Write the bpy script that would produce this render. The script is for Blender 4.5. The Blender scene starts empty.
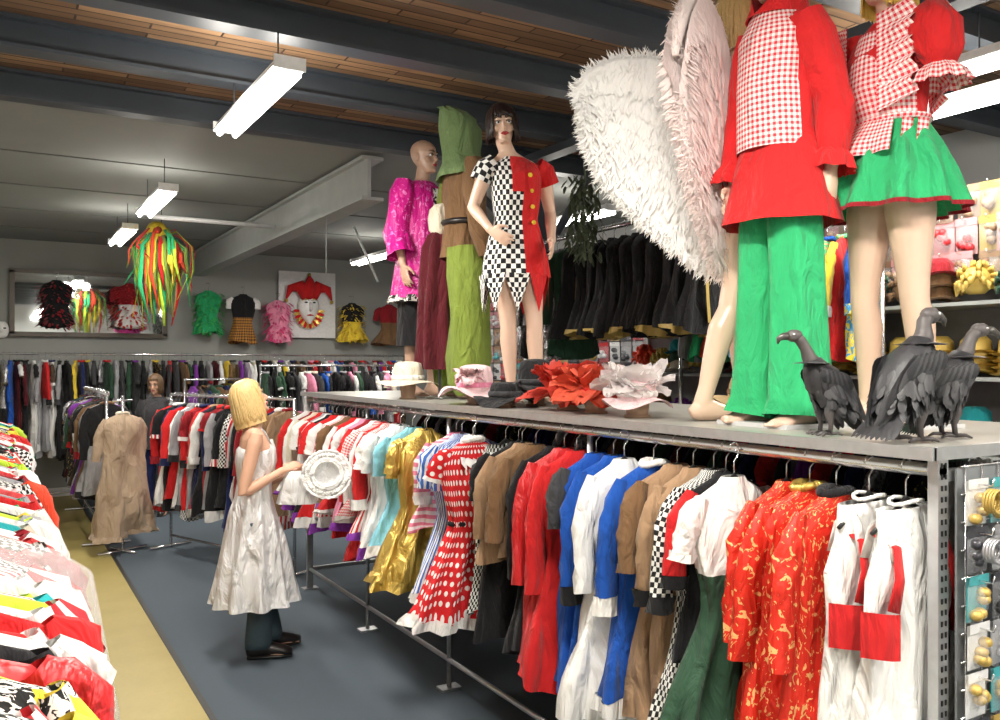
import bpy, bmesh, math, random
from mathutils import Vector, Matrix
R = random.Random(11)
V = Vector
sin, cos, pi = math.sin, math.cos, math.pi
scene = bpy.context.scene
scene.view_settings.view_transform = 'Standard'
scene.view_settings.exposure = 0.12

# ---------------------------------------------------------------- materials
class NT:
    def __init__(s, name):
        s.mat = bpy.data.materials.new(name); s.mat.use_nodes = True
        s.t = s.mat.node_tree; s.b = s.t.nodes['Principled BSDF']
    def node(s, typ, **kw):
        n = s.t.nodes.new(typ)
        for k, v in kw.items(): setattr(n, k, v)
        return n
    def link(s, a, b): s.t.links.new(a, b)
    def math(s, op, a, b=None):
        n = s.node('ShaderNodeMath', operation=op)
        for i, x in enumerate((a, b)):
            if x is None: continue
            if isinstance(x, (int, float)): n.inputs[i].default_value = x
            else: s.link(x, n.inputs[i])
        return n.outputs[0]
    def mix(s, f, a, b):
        n = s.node('ShaderNodeMix', data_type='RGBA')
        for i, x in ((0, f), (6, a), (7, b)):
            if isinstance(x, (int, float)): n.inputs[i].default_value = x
            elif isinstance(x, tuple): n.inputs[i].default_value = (*x[:3], 1)
            else: s.link(x, n.inputs[i])
        return n.outputs[2]
    def noise(s, scale, detail=3, coord='Object', stretch=None, dist=0):
        tc = s.node('ShaderNodeTexCoord'); n = s.node('ShaderNodeTexNoise')
        n.inputs['Scale'].default_value = scale; n.inputs['Detail'].default_value = detail; n.inputs['Distortion'].default_value = dist
        if stretch:
            mp = s.node('ShaderNodeMapping'); mp.inputs['Scale'].default_value = stretch
            s.link(tc.outputs[coord], mp.inputs[0]); s.link(mp.outputs[0], n.inputs['Vector'])
        else: s.link(tc.outputs[coord], n.inputs['Vector'])
        return n.outputs['Fac']
    def bump(s, h, strength=.2, dist=.01):
        b = s.node('ShaderNodeBump'); b.inputs['Strength'].default_value = strength
        b.inputs['Distance'].default_value = dist
        s.link(h, b.inputs['Height']); s.link(b.outputs[0], s.b.inputs['Normal'])
    def wrinkle(s, st=.85, dist=.07):
        s.bump(s.noise(11, 4, stretch=(1, 1, .38), dist=.7), st, dist)

_mc = {}
def M_(name, col, rough=.75, metal=0., var=.18, scale=25., bump=.25, sheen=0., emit=0., alpha=1., coat=0., bd=.004, wrinkle=0):
    key = (name, col)
    if key in _mc: return _mc[key]
    n = NT(name); c2 = tuple(max(0, x*(1-var)) for x in col); c3 = tuple(min(1, x*(1+var*.6)) for x in col)
    f = n.noise(scale)
    n.link(n.mix(f, c2, c3), n.b.inputs['Base Color'])
    n.b.inputs['Roughness'].default_value = rough
    n.b.inputs['Metallic'].default_value = metal
    if sheen: n.b.inputs['Sheen Weight'].default_value = sheen
    if wrinkle: n.b.inputs['Specular IOR Level'].default_value = .3 if rough > .6 else .5
    if coat: n.b.inputs['Coat Weight'].default_value = coat
    if alpha < 1: n.b.inputs['Alpha'].default_value = alpha
    if emit:
        n.b.inputs['Emission Color'].default_value = (*col, 1); n.b.inputs['Emission Strength'].default_value = emit
    if wrinkle: n.wrinkle(wrinkle)
    elif bump: n.bump(f, bump, bd)
    _mc[key] = n.mat; return n.mat
def fab(name, r, g, b, **k): return M_('fabric_'+name, (r, g, b), rough=k.pop('rough', .9), sheen=.08, scale=k.pop('scale', 14), wrinkle=.85, **k)
def satin(name, r, g, b, **k): return M_('satin_'+name, (r, g, b), rough=.42, sheen=.1, scale=9, wrinkle=.85, var=.25, **k)

def pattern(name, kind, A, B, s, rough=.85, metal=0, th=.60):
    n = NT(name)
    uv = n.node('ShaderNodeUVMap'); sp = n.node('ShaderNodeSeparateXYZ'); n.link(uv.outputs[0], sp.inputs[0])
    u = n.math('MULTIPLY', sp.outputs[0], s); v = n.math('MULTIPLY', sp.outputs[1], s)
    if kind in ('dots',):
        row = n.math('FLOOR', v); par = n.math('MULTIPLY', n.math('MODULO', row, 2.0), .5)
        fu = n.math('SUBTRACT', n.math('FRACT', n.math('ADD', u, par)), .5)
        fv = n.math('SUBTRACT', n.math('FRACT', v), .5)
        d = n.math('SQRT', n.math('ADD', n.math('MULTIPLY', fu, fu), n.math('MULTIPLY', fv, fv)))
        f = n.math('LESS_THAN', d, .27)
    elif kind == 'gingham':
        a = n.math('LESS_THAN', n.math('FRACT', u), .5); b = n.math('LESS_THAN', n.math('FRACT', v), .5)
        f = n.math('MULTIPLY', n.math('ADD', a, b), .5)
    elif kind == 'checker':
        a = n.math('LESS_THAN', n.math('FRACT', u), .5); b = n.math('LESS_THAN', n.math('FRACT', v), .5)
        f = n.math('ABSOLUTE', n.math('SUBTRACT', a, b))
    elif kind == 'stripes':
        f = n.math('LESS_THAN', n.math('FRACT', u), .5)
    elif kind == 'hstripes':
        f = n.math('LESS_THAN', n.math('FRACT', v), .5)
    elif kind == 'brocade':
        no = n.node('ShaderNodeTexNoise'); no.inputs['Scale'].default_value = s; no.inputs['Detail'].default_value = 2.5
        no.inputs['Distortion'].default_value = 1.2
        n.link(uv.outputs[0], no.inputs['Vector']); f = n.math('GREATER_THAN', no.outputs['Fac'], th)
    elif kind == 'sequin':
        vo = n.node('ShaderNodeTexVoronoi'); vo.inputs['Scale'].default_value = s
        n.link(uv.outputs[0], vo.inputs['Vector'])
        sx = n.node('ShaderNodeSeparateColor'); n.link(vo.outputs['Color'], sx.inputs[0]); f = sx.outputs[0]
    n.link(n.mix(f, A, B), n.b.inputs['Base Color'])
    n.b.inputs['Roughness'].default_value = rough; n.b.inputs['Metallic'].default_value = metal
    n.b.inputs['Specular IOR Level'].default_value = .35
    n.wrinkle(.65)
    return n.mat

WHITE = fab('white', .82, .81, .79, var=.05); CREAM = fab('cream', .72, .65, .52)
RED = fab('red', .62, .018, .02); DRED = fab('dark_red', .28, .012, .02); ORED = fab('orange_red', .75, .07, .03)
BLACK = fab('black', .012, .012, .014); DGREY = fab('charcoal', .05, .05, .055); GREY = fab('grey', .35, .35, .37)
BLUE = fab('blue', .012, .085, .42); NAVY = fab('navy', .012, .02, .09); LBLUE = fab('light_blue', .25, .60, .74)
TAN = fab('tan', .38, .24, .14); BROWN = fab('brown', .19, .105, .05); DBROWN = fab('dark_brown', .08, .045, .03)
GREEN = fab('green', .03, .40, .15); DGREEN = fab('dark_green', .03, .08, .045); LIME = fab('lime', .5, .72, .05)
OLIVE = fab('olive_green', .20, .27, .045); PINK = fab('pink', .85, .3, .45); PALEP = fab('pale_pink', .85, .6, .62)
YELL = fab('yellow', .82, .60, .05); PURP = fab('purple', .22, .04, .35); BEIGE = fab('beige', .44, .33, .23)
GOLD = M_('gold_lame', (.70, .50, .12), rough=.33, metal=.7, scale=40, wrinkle=1.)
SILV = M_('silver_satin', (.80, .80, .81), rough=.33, metal=.15, var=.06, scale=6, wrinkle=1.)
SATRED = satin('red', .60, .015, .02); SATBLUE = satin('blue', .01, .07, .42); SATWHITE = satin('white', .80, .80, .80)
MAROON = fab('maroon', .085, .006, .012)
POLKA = pattern('polka_dot_fabric', 'dots', (.64, .015, .02), (.86, .84, .82), 19)
GING = pattern('red_gingham_fabric', 'gingham', (.86, .82, .80), (.70, .03, .05), 50)
CHECK = pattern('black_white_check_fabric', 'checker', (.86, .86, .84), (.012, .012, .014), 17)
SCHECK = pattern('small_check_fabric', 'checker', (.82, .82, .79), (.015, .015, .015), 28)
STR_R = pattern('red_stripe_fabric', 'stripes', (.82, .79, .77), (.6, .03, .04), 24)
STR_B = pattern('blue_stripe_fabric', 'stripes', (.78, .80, .82), (.05, .15, .5), 30)
STR_P = pattern('pink_stripe_fabric', 'hstripes', (.82, .72, .72), (.75, .2, .3), 22)
PLAID = pattern('plaid_fabric', 'gingham', (.55, .25, .05), (.06, .03, .02), 24)
BROC = pattern('red_brocade', 'brocade', (.62, .025, .012), (.76, .42, .16), 36, .5, th=.60)
BROC2 = pattern('black_gold_brocade', 'brocade', (.015, .012, .012), (.5, .36, .1), 30, .5)
ZEBRA = pattern('animal_print', 'brocade', (.8, .78, .74), (.02, .02, .02), 34, th=.5)
SEQ = pattern('sequin_fabric', 'sequin', (.2, .2, .22), (.75, .75, .78), 90, .25, .6)
TEAL = fab('teal', .02, .35, .38)
STEEL = M_('galvanised_steel', (.55, .56, .57), rough=.35, metal=.8, scale=30, bump=.1)
CHROME = M_('chrome_rail', (.75, .75, .76), rough=.22, metal=.9, bump=0)
DSTEEL = M_('painted_dark_steel', (.050, .062, .078), rough=.5, scale=6, bump=.1)
LSTEEL = M_('painted_grey_steel', (.38, .40, .39), rough=.5, scale=6, bump=.1)
PLAST = M_('black_plastic', (.012, .012, .012), rough=.35, bump=0)
WPAINT = M_('white_enamel', (.8, .8, .8), rough=.4, bump=0)

# ---------------------------------------------------------------- mesh builder
class MB:
    def __init__(s): s.v=[]; s.f=[]; s.uv=[]; s.mi=[]; s.sm=[]; s.mats=[]; s.M=Matrix()
    def mat(s, m):
        if m not in s.mats: s.mats.append(m)
        return s.mats.index(m)
    def rows(s, rows, m, closed=True, cap=(0, 0), smooth=True):
        n=len(rows[0]); base=len(s.v); mi=s.mat(m)
        C=0
        for r in rows:
            c=sum((V(r[j])-V(r[j-1])).length for j in range(1, n))
            C=max(C, c)
        C=C*(n/(n-1) if closed else 1); vv=[0]
        for i in range(1, len(rows)):
            vv.append(vv[-1]+max((V(rows[i][0])-V(rows[i-1][0])).length, (V(rows[i][n//2])-V(rows[i-1][n//2])).length))
        for r in rows:
            for p in r: s.v.append(s.M@V(p))
        step=C/(n if closed else n-1)
        for i in range(len(rows)-1):
            for j in range(n if closed else n-1):
                k=(j+1)%n
                s.f.append((base+i*n+j, base+i*n+k, base+(i+1)*n+k, base+(i+1)*n+j))
                s.uv.append(((j*step, vv[i]), ((j+1)*step, vv[i]), ((j+1)*step, vv[i+1]), (j*step, vv[i+1])))
                s.mi.append(mi); s.sm.append(smooth)
        for e, i in ((0, 0), (1, len(rows)-1)):
            if cap[e]:
                c=V((0, 0, 0))
                for p in rows[i]: c+=V(p)
                s.v.append(s.M@(c/n)); ci=len(s.v)-1
                for j in range(n):
                    k=(j+1)%n; a, b=base+i*n+j, base+i*n+k
                    s.f.append((ci, b, a) if e==0 else (ci, a, b))
                    s.uv.append(((0, 0), (.02, 0), (.02, .02))); s.mi.append(mi); s.sm.append(smooth)
    def tube(s, pts, rad, m, n=8, side=None, cap=True, rip=None, smooth=True):
        pts=[V(p) for p in pts]; rows=[]
        if not isinstance(rad, (list, tuple)): rad=[rad]*len(pts)
        if side is None:
            t0=(pts[-1]-pts[0]).normalized()
            side=V((1, 0, 0)) if abs(t0.x)<.8 else V((0, 1, 0))
        side=V(side)
        for i, p in enumerate(pts):
            t=(pts[min(i+1, len(pts)-1)]-pts[max(i-1, 0)])
            if t.length<1e-7: t=V((0, 0, 1))
            t.normalize(); a=side-t*side.dot(t)
            if a.length<1e-4: a=t.orthogonal()
            a.normalize(); b=t.cross(a); side=a
            r=rad[i]; ra, rb=(r if isinstance(r, (list, tuple)) else (r, r))
            row=[]
            for j in range(n):
                th=2*pi*j/n; q=1+(rip(th, i) if rip else 0)
                row.append(p+a*(ra*cos(th)*q)+b*(rb*sin(th)*q))
            rows.append(row)
        s.rows(rows, m, True, (cap, cap), smooth)
    def sph(s, c, r, m, n=14, rot=None):
        if not isinstance(r, (list, tuple)): r=(r, r, r)
        rows=[]; k=max(6, n//2); c=V(c)
        for i in range(1, k):
            ph=pi*i/k
            row=[]
            for j in range(n):
                th=2*pi*j/n; p=V((r[0]*sin(ph)*cos(th), r[1]*sin(ph)*sin(th), r[2]*cos(ph)))
                if rot: p=rot@p
                row.append(c+p)
            rows.append(row)
        s.rows(rows, m, True, (1, 1))
    def box(s, c, d, m, rz=0):
        c=V(c); r=Matrix.Rotation(rz, 3, 'Z'); base=len(s.v); mi=s.mat(m)
        for x in (-.5, .5):
            for y in (-.5, .5):
                for z in (-.5, .5): s.v.append(s.M@(c+r@V((x*d[0], y*d[1], z*d[2]))))
        for f in ((0,1,3,2),(4,6,7,5),(0,4,5,1),(2,3,7,6),(0,2,6,4),(1,5,7,3)):
            s.f.append(tuple(base+i for i in f)); s.uv.append(((0,0),(1,0),(1,1),(0,1))); s.mi.append(mi); s.sm.append(False)
    def feather(s, b, d, nrm, L, w, m, curl=.1):
        b, d, nrm=V(b), V(d).normalized(), V(nrm).normalized(); sd=d.cross(nrm).normalized(); rows=[]
        for t, ww in ((0, .25), (.25, .85), (.55, 1), (.85, .7), (1, .12)):
            c=b+d*(L*t)+nrm*(curl*L*t*t)
            rows.append([c-sd*(w*.5*ww), c+nrm*(w*.12*ww), c+sd*(w*.5*ww)])
        s.rows(rows, m, False)
    def tuft(s, b, d, nrm, L, w, m, curl=.1):
        b, d, nrm=V(b), V(d).normalized(), V(nrm).normalized(); sd=d.cross(nrm).normalized()
        s.rows([[b-sd*w*.4, b+sd*w*.4], [b+d*L*.5-sd*w*.5+nrm*curl*L*.3, b+d*L*.5+sd*w*.5+nrm*curl*L*.3], [b+d*L+nrm*curl*L-sd*w*.05, b+d*L+nrm*curl*L+sd*w*.05]], m, False)
    def build(s, name, parent=None, loc=None, rz=0, solid=0, recalc=True):
        me=bpy.data.meshes.new(name); me.from_pydata([tuple(v) for v in s.v], [], s.f)
        uvl=me.uv_layers.new(name='UVMap'); flat=[c for f in s.uv for l in f for c in l]
        uvl.data.foreach_set('uv', flat)
        for m in s.mats: me.materials.append(m)
        me.polygons.foreach_set('material_index', s.mi); me.polygons.foreach_set('use_smooth', s.sm)
        if recalc:
            bm=bmesh.new(); bm.from_mesh(me); bmesh.ops.recalc_face_normals(bm, faces=bm.faces[:]); bm.to_mesh(me); bm.free()
        me.update()
        o=bpy.data.objects.new(name, me); scene.collection.objects.link(o)
        if parent: o.parent=parent
        if loc: o.location=loc
        if rz: o.rotation_euler=(0, 0, rz)
        if solid:
            md=o.modifiers.new('solid', 'SOLIDIFY'); md.thickness=solid
        return o
def empty(name, loc=(0, 0, 0), rz=0):
    e=bpy.data.objects.new(name, None); e.location=loc; e.rotation_euler=(0, 0, rz); e.empty_display_size=.1
    scene.collection.objects.link(e); return e

def lerp_tab(tab, x):
    for i in range(len(tab)-1):
        if x<=tab[i+1][0]:
            t=(x-tab[i][0])/(tab[i+1][0]-tab[i][0]); t=max(0, min(1, t)); t=t*t*(3-2*t)*.5+t*.5
            return tab[i][1]+(tab[i+1][1]-tab[i][1])*t
    return tab[-1][1]

# ---------------------------------------------------------------- hanging garment
def hanger(mb, w, y=0):
    hk=[(0, y+.0, -.085), (0, y, -.035), (.018, y, -.02), (.024, y, .0), (.018, y, .02), (0, y, .027), (-.018, y, .018), (-.023, y, .002)]
    mb.tube(hk, .0025, CHROME, 5)
    mb.tube([(-w*.72, y, -.165), (-w*.4, y, -.135), (0, y, -.085), (w*.4, y, -.135), (w*.72, y, -.165)], [.006, .008, .009, .008, .006], PLAST, 6)
def garment(mb, m, L=.9, w=.2, waist=.8, flare=1.2, t=.04, sl=.5, sm=None, rip=.2, k=7, skirt=None, cuff=None, seed=0, n=26,
            hang=True, hem=None, collar=None, straps=False, ruffle=None, front=None, band=None, fw=.022):
    r=random.Random(seed); ph=r.random()*6; ph2=r.random()*6
    if hang: hanger(mb, w)
    top=.085; wl=min(.42, L*.6)
    if straps:
        W=[(0, w*.62), (.12, w*.68), (.2, w*.9), (wl, w*waist), (L, w*flare)]
    else:
        W=[(0, .05), (.02, .07), (.055, w*.78), (.085, w*.93), (.12, w), (.2, w*.95), (wl, w*waist), (L, w*flare)]
    T=[(0, .028), (.05, t*.6), (.15, t*.95), (wl, t*1.0), (L, t*1.45)]
    hs=[0, .02, .055, .085, .12, .2, .3]+[.3+(L-.3)*i/9 for i in range(1, 10)] if L>.35 else [L*i/7 for i in range(8)]
    if L>.35 and wl>.3: hs.append(wl)
    if band: hs+=[band[0], band[1]]
    hs=sorted(set(hs)); rows=[]
    sway=r.uniform(-.02, .02)
    for h in hs:
        f=h/L; a=lerp_tab(W, h); b=lerp_tab(T, h); row=[]
        for j in range(n):
            th=2*pi*j/n
            q=rip*max(0, f-.10)**.8*sin(k*th+ph+.9*sin(h*5+ph2))+.10*sin(3*th+ph2+h*9)*min(1, h*6)+.06*sin(5*th-h*14+ph)*min(1, h*5)
            x=a*cos(th)*(1+q*.35); y=b*sin(th)*(1+q)+q*b*.8*(1 if sin(th)>0 else -1)
            z=-top-h+(.025*sin(th*2+ph) if h>=L-.001 else 0)-(.02 if (h==0 and straps) else 0)
            row.append((x+sway*f, y+.010*sin(h*9+ph), z))
        rows.append(row)
    if skirt:
        si=max(i for i, h in enumerate(hs) if h<=skirt[0]*L+.001)
        mb.rows(rows[:si+1], m); mb.rows(rows[si:], skirt[1])
    elif band:
        i0, i1=hs.index(band[0]), hs.index(band[1])
        mb.rows(rows[:i0+1], m); mb.rows(rows[i0:i1+1], band[2]); mb.rows(rows[i1:], m)
    elif hem:
        mb.rows(rows[:-1], m)
        mb.rows([[ (p[0]*1.02, p[1]*1.1, p[2]) for p in rr] for rr in rows[-2:]], hem)
    else: mb.rows(rows, m)
    if ruffle:
        last=rows[-1]; o=[]
        for q, dz in ((1.0, .01), (1.08, -.02), (1.12, -.042)):
            o.append([(p[0]*q, p[1]*q*(1+.2*((i%2)*2-1)*(q>1)), p[2]+dz) for i, p in enumerate(last)])
        mb.rows(o, ruffle)
    if collar:
        mb.tube([(.06*cos(a), .035*sin(a), -top+.0-.012*cos(a)**2) for a in [i*2*pi/12 for i in range(13)]], .014 if not straps else .006, collar, 6, cap=False)
    if front:
        for xo in ((0,) if fw<.03 else (-.09, .09)):
            mb.rows([[(x+xo*(1+h), -lerp_tab(T, h)*1.25-.008, -top-h) for x in (-.018, 0, .018)] for h in [.06+i*(L-.1)/8 for i in range(9)]], front, False)
    if straps:
        for sx in (-1, 1):
            mb.tube([(sx*w*.55, -.045, -.24), (sx*w*.5, -.03, -.16), (sx*w*.40, 0, -.115), (sx*w*.5, .03, -.16), (sx*w*.55, .045, -.24)], [(.022, .005)]*5, collar or m, 6)
    if sl>0:
        for sx in (-1, 1):
            dy=r.uniform(-.035, .035); o=r.uniform(-.01, .04)
            z0=-top-.07
            pts=[]; rad=[]
            for i in range(8):
                q=i/7; pts.append((sx*(w*.80+.05*min(1, q*3)+o*q), dy*q, z0-sl*q+.012*(q==0)))
                rad.append(((.022, .02), (.047, .026), (.052, .028))[min(i, 2)] if i<3 else (.052-.006*q, .027+.004*sin(i*2+ph)))
            rp=lambda th, i: .16*sin(3*th+i*1.9+ph)+.08*sin(5*th-i*2.3+ph2)
            if cuff:
                mb.tube(pts[:7], rad[:7], sm or m, 12, side=(1, 0, 0), rip=rp, cap=False)
                mb.tube(pts[6:], [(.052, .032), (.052, .034)], cuff, 12, side=(1, 0, 0), cap=False, rip=rp)
            else: mb.tube(pts, rad, sm or m, 12, side=(1, 0, 0), rip=rp, cap=False)

dpal=[BLACK, BLACK, DGREY, NAVY, BLACK, DRED, BROWN, DBROWN, BLACK, GREY, MAROON, WHITE, RED, BROC2, DGREEN, PURP, SEQ, BLACK, DGREY]
def rand_garment(mb, p, seed, L=None, **kw):
    r=random.Random(seed); m=r.choice(p)
    garment(mb, m, L=(L or r.uniform(.65, 1.0))*r.uniform(.90, 1.06), w=r.uniform(.185, .215), waist=r.uniform(.75, .95), flare=r.uniform(1., 1.45), t=r.uniform(.034, .048),
            sl=r.choice([.25, .45, .5, .5, 0.15]), sm=r.choice([None, None, r.choice(p)]), cuff=r.choice([None, r.choice(p)]), collar=r.choice([None, r.choice(p)]),
            hem=r.choice([None, None, r.choice(p)]), skirt=r.choice([None, None, (.5, r.choice(p))]), seed=seed, rip=r.uniform(.15, .35), k=r.choice([5, 7, 9]), **kw)

# ================================================================ ROOM
def shell():
    n=NT('blue_grey_carpet'); f=n.noise(220, 2); g=n.noise(1.2, 3)
    c=n.mix(f, (.058, .080, .10), (.11, .14, .17)); c=n.mix(n.math('MULTIPLY', g, .35), c, (.05, .06, .075))
    n.link(c, n.b.inputs['Base Color']); n.b.inputs['Roughness'].default_value=.9; n.bump(f, .4, .004)
    b=MB(); b.box((2.6, 5, -.05), (7.6, 17, .1), n.mat); b.build('floor')
    n=NT('mustard_vinyl'); f=n.noise(3, 4); g=n.noise(40, 2)
    c=n.mix(f, (.34, .27, .085), (.50, .41, .15)); c=n.mix(n.math('MULTIPLY', g, .3), c, (.31, .24, .08))
    n.link(c, n.b.inputs['Base Color']); n.b.inputs['Roughness'].default_value=.45
    b=MB(); b.box((.42, 5, .003), (1.02, 16.0, .006), n.mat)
    b.build('floor_mustard_strip')
    b=MB(); b.box((.945, 5, .006), (.03, 16.0, .012), M_('dark_edge_trim', (.03, .03, .03), rough=.5)); b.build('trim_1')
    wb=M_('back_wall_paint', (.34, .35, .33), scale=3, bump=.05, var=.08); ww=M_('white_wall_paint', (.68, .69, .68), scale=3, bump=.05, var=.05)
    b=MB(); b.box((2.6, 13.05, 1.9), (7.6, .1, 3.9), wb); b.build('wall_back')
    b=MB(); b.box((6.35, 5, 1.9), (.1, 16, 3.9), ww); b.build('wall_right')
    b=MB(); b.box((-1.15, 5, 1.9), (.1, 16, 3.9), ww); b.build('wall_left')
    b=MB(); b.box((2.6, -3.05, 1.9), (7.6, .1, 3.9), ww); b.build('wall_front')
    n=NT('timber_planks'); tc=n.node('ShaderNodeTexCoord'); br=n.node('ShaderNodeTexBrick')
    mp=n.node('ShaderNodeMapping'); n.link(tc.outputs['Object'], mp.inputs[0]); n.link(mp.outputs[0], br.inputs['Vector'])
    br.inputs['Scale'].default_value=1; br.inputs['Brick Width'].default_value=.7; br.inputs['Row Height'].default_value=.075
    br.inputs['Mortar Size'].default_value=.006; br.inputs['Color1'].default_value=(.38, .23, .12, 1); br.inputs['Color2'].default_value=(.10, .055, .03, 1)
    br.inputs['Mortar'].default_value=(.015, .01, .008, 1); br.inputs['Bias'].default_value=-.05
    no=n.node('ShaderNodeTexNoise'); mp2=n.node('ShaderNodeMapping'); mp2.inputs['Scale'].default_value=(1.5, 14, 1); no.inputs['Scale'].default_value=2.0
    n.link(tc.outputs['Object'], mp2.inputs[0]); n.link(mp2.outputs[0], no.inputs['Vector']); no.inputs['Detail'].default_value=6
    rp=n.node('ShaderNodeMapRange'); rp.inputs[1].default_value=.35; rp.inputs[2].default_value=.7; n.link(no.outputs['Fac'], rp.inputs[0])
    n.link(n.mix(n.math('MULTIPLY', rp.outputs[0], .6), br.outputs['Color'], (.12, .07, .045)), n.b.inputs['Base Color']); n.b.inputs['Roughness'].default_value=.7
    b=MB(); b.box((2.6, 1.55, 3.60), (7.6, 9.2, .06), n.mat); b.build('ceiling')
    cg=M_('grey_ceiling_board', (.25, .26, .245), scale=2, var=.1, bump=.05)
    b=MB(); b.box((2.6, 9.55, 3.5), (7.6, 7.0, .08), cg)
    for y in (7.6, 9.0, 10.4, 11.8): b.box((2.6, y, 3.455), (7.6, .02, .008), M_('batten', (.18, .19, .18)))
    b.build('ceiling_rear')
    for y in (-.3, .7, 1.55, 2.45, 3.3, 4.15, 5.0, 5.92):
        b=MB(); h=.15; b.box((2.6, y, 3.41), (7.4, .13, .018), DSTEEL); b.box((2.6, y, 3.56), (7.4, .13, .018), DSTEEL); b.box((2.6, y, 3.485), (7.4, .02, h), DSTEEL)
        b.build('steel_ceiling_beam')
    b=MB()
    b.box((3.55, 1.5, 3.365), (.12, 8.8, .06), DSTEEL); b.build('steel_ceiling_purlin')
    b=MB(); b.box((2.55, 9.6, 3.10), (.18, 6.7, .025), LSTEEL); b.box((2.55, 9.6, 3.42), (.18, 6.7, .025), LSTEEL); b.box((2.52, 9.6, 3.26), (.03, 6.7, .3), LSTEEL)
    b.build('grey_steel_girder')
    b=MB(); cx, cy=3.95, 6.0
    b.box((cx, cy, 1.69), (.13, .014, 3.38), DSTEEL); b.box((cx, cy-.06, 1.69), (.13, .014, 3.38), DSTEEL); b.box((cx, cy-.03, 1.69), (.014, .06, 3.38), DSTEEL)
    b.tube([(cx, cy-.05, 2.7), (cx-.1, 4.95, 3.38)], .045, DSTEEL, 4); b.tube([(cx-.02, cy, 2.75), (3.1, cy, 3.38)], .035, DSTEEL, 4)
    b.build('steel_column')
    b=MB(); b.tube([(2.66, 6.95, 2.98), (2.80, 6.75, 2.50)], .012, LSTEEL, 6); b.tube([(2.5, 7.2, 3.09), (2.5, 7.2, 2.6)], .004, LSTEEL, 6); b.build('steel_brace_rod')
    b=MB(); b.box((2.6, 12.98, .06), (7.4, .02, .12), WPAINT); b.build('baseboard_back')
shell()

# ---------------------------------------------------------------- lights
TUBE=M_('lit_fluorescent_tube', (1., .98, .93), emit=9, bump=0, var=0)
def fixture(x, y, z=3.17, L=1.25, power=55, up=30):
    e=empty('fluorescent_ceiling_light', (x, y, z), 0)
    b=MB(); b.rows([[(dx, yy, dz) for dx, dz in ((-.075, 0), (-.05, .05), (.05, .05), (.075, 0))] for yy in (-L/2, L/2)], WPAINT, False, smooth=False)
    for s in (-1, 1): b.box((0, s*(L/2+.005), .02), (.15, .01, .06), WPAINT)
    b.box((0, 0, .004), (.15, L, .006), WPAINT)
    b.build('housing', e)
    b=MB()
    for dx in (-.045, .045): b.tube([(dx, -L/2+.02, -.022), (dx, L/2-.02, -.022)], .017, TUBE, 10)
    b.build('tubes', e)
    b=MB()
    top=(3.4 if y<6 else 3.45)-z
    for s in (-1, 1): b.tube([(0, s*L*.35, .05), (0, s*L*.35, top)], .004, DSTEEL, 5)
    b.build('suspension_rods', e)
    la=bpy.data.lights.new('lamp', 'AREA'); la.shape='RECTANGLE'; la.size=.14; la.size_y=L; la.energy=power; la.color=(1, .95, .86)
    lo=bpy.data.objects.new('lamp', la); scene.collection.objects.link(lo); lo.parent=e; lo.location=(0, 0, -.045)
    for s in (-1, 1):  # added point lights beside the housing to brighten the ceiling
        la=bpy.data.lights.new('ceiling_fill', 'POINT'); la.energy=up*.5; la.shadow_soft_size=.06; la.color=(1, .95, .86)
        lo=bpy.data.objects.new('ceiling_fill', la); scene.collection.objects.link(lo); lo.parent=e; lo.location=(s*.15, 0, -.06)
for y, p in ((4.5, 62), (7.7, 52), (9.9, 50)): fixture(1.17, y, power=p, up=12 if y>6 else 30)
fixture(1.1, 1.2, power=78, up=32); fixture(1.1, -1.4, power=75)  # unseen fixtures, added as fill for the foreground
fixture(3.85, 2.65, power=18, up=16); fixture(4.35, 2.5, power=12, up=10); fixture(3.3, -.6, power=80)  # last one is unseen, added as front fill behind the camera
fixture(4.7, 6.6, power=42, up=14); fixture(4.2, 10.3, power=46, up=12)  # extra fixtures added to light the rear of the hall
b=MB(); b.tube([(1.25, 8.44, 3.17), (2.4, 8.44, 3.17)], .022, WPAINT, 8); b.build('electrical_conduit')
w=bpy.data.worlds.new('world'); scene.world=w; w.use_nodes=True; w.node_tree.nodes['Background'].inputs[0].default_value=(.6, .62, .65, 1); w.node_tree.nodes['Background'].inputs[1].default_value=.3

# ================================================================ MAIN DISPLAY RACK
PZ=1.575
def main_rack():
    e=empty('display_rack', (2.7, 4, 0)); T=Matrix.Translation((-2.7, -4, 0))
    b=MB(); b.M=T
    b.box((2.73, 4.01, PZ-.012), (1.22, 5.32, .024), M_('platform_laminate', (.36, .35, .32), rough=.35, scale=5, bump=.05))
    b.box((2.11, 4.0, PZ-.012), (.02, 5.34, .034), STEEL); b.box((2.73, 1.34, PZ-.012), (1.24, .02, .034), STEEL)
    b.build('platform', e)
    b=MB(); b.M=T
    for x in (2.165, 3.3):
        b.tube([(x, 1.34, 1.515), (x, 6.65, 1.515)], .018, CHROME, 12); b.tube([(x, 1.36, .16), (x, 6.65, .16)], .014, STEEL, 10)
        for y in (1.355, 2.9, 4.2, 5.4, 6.63):
            if y in (1.355, 6.63): b.box((x+.0, y, .78), (.045, .03, 1.56), STEEL)
            else: b.tube([(x, y, 0), (x, y, 1.5)], .013, STEEL, 8)
            b.box((x, y, .006), (.12, .08, .012), STEEL)
    for y in (1.36, 6.63):
        b.box((2.73, y, 1.5), (1.14, .03, .03), STEEL); b.box((2.73, y, .16), (1.14, .03, .03), STEEL)
    for i in range(48): b.box((2.157, 1.3385, .12+i*.03), (.006, .003, .014), PLAST); b.box((2.174, 1.3385, .12+i*.03), (.006, .003, .014), PLAST)
    b.build('frame', e)
    return e
main_rack()
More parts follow.
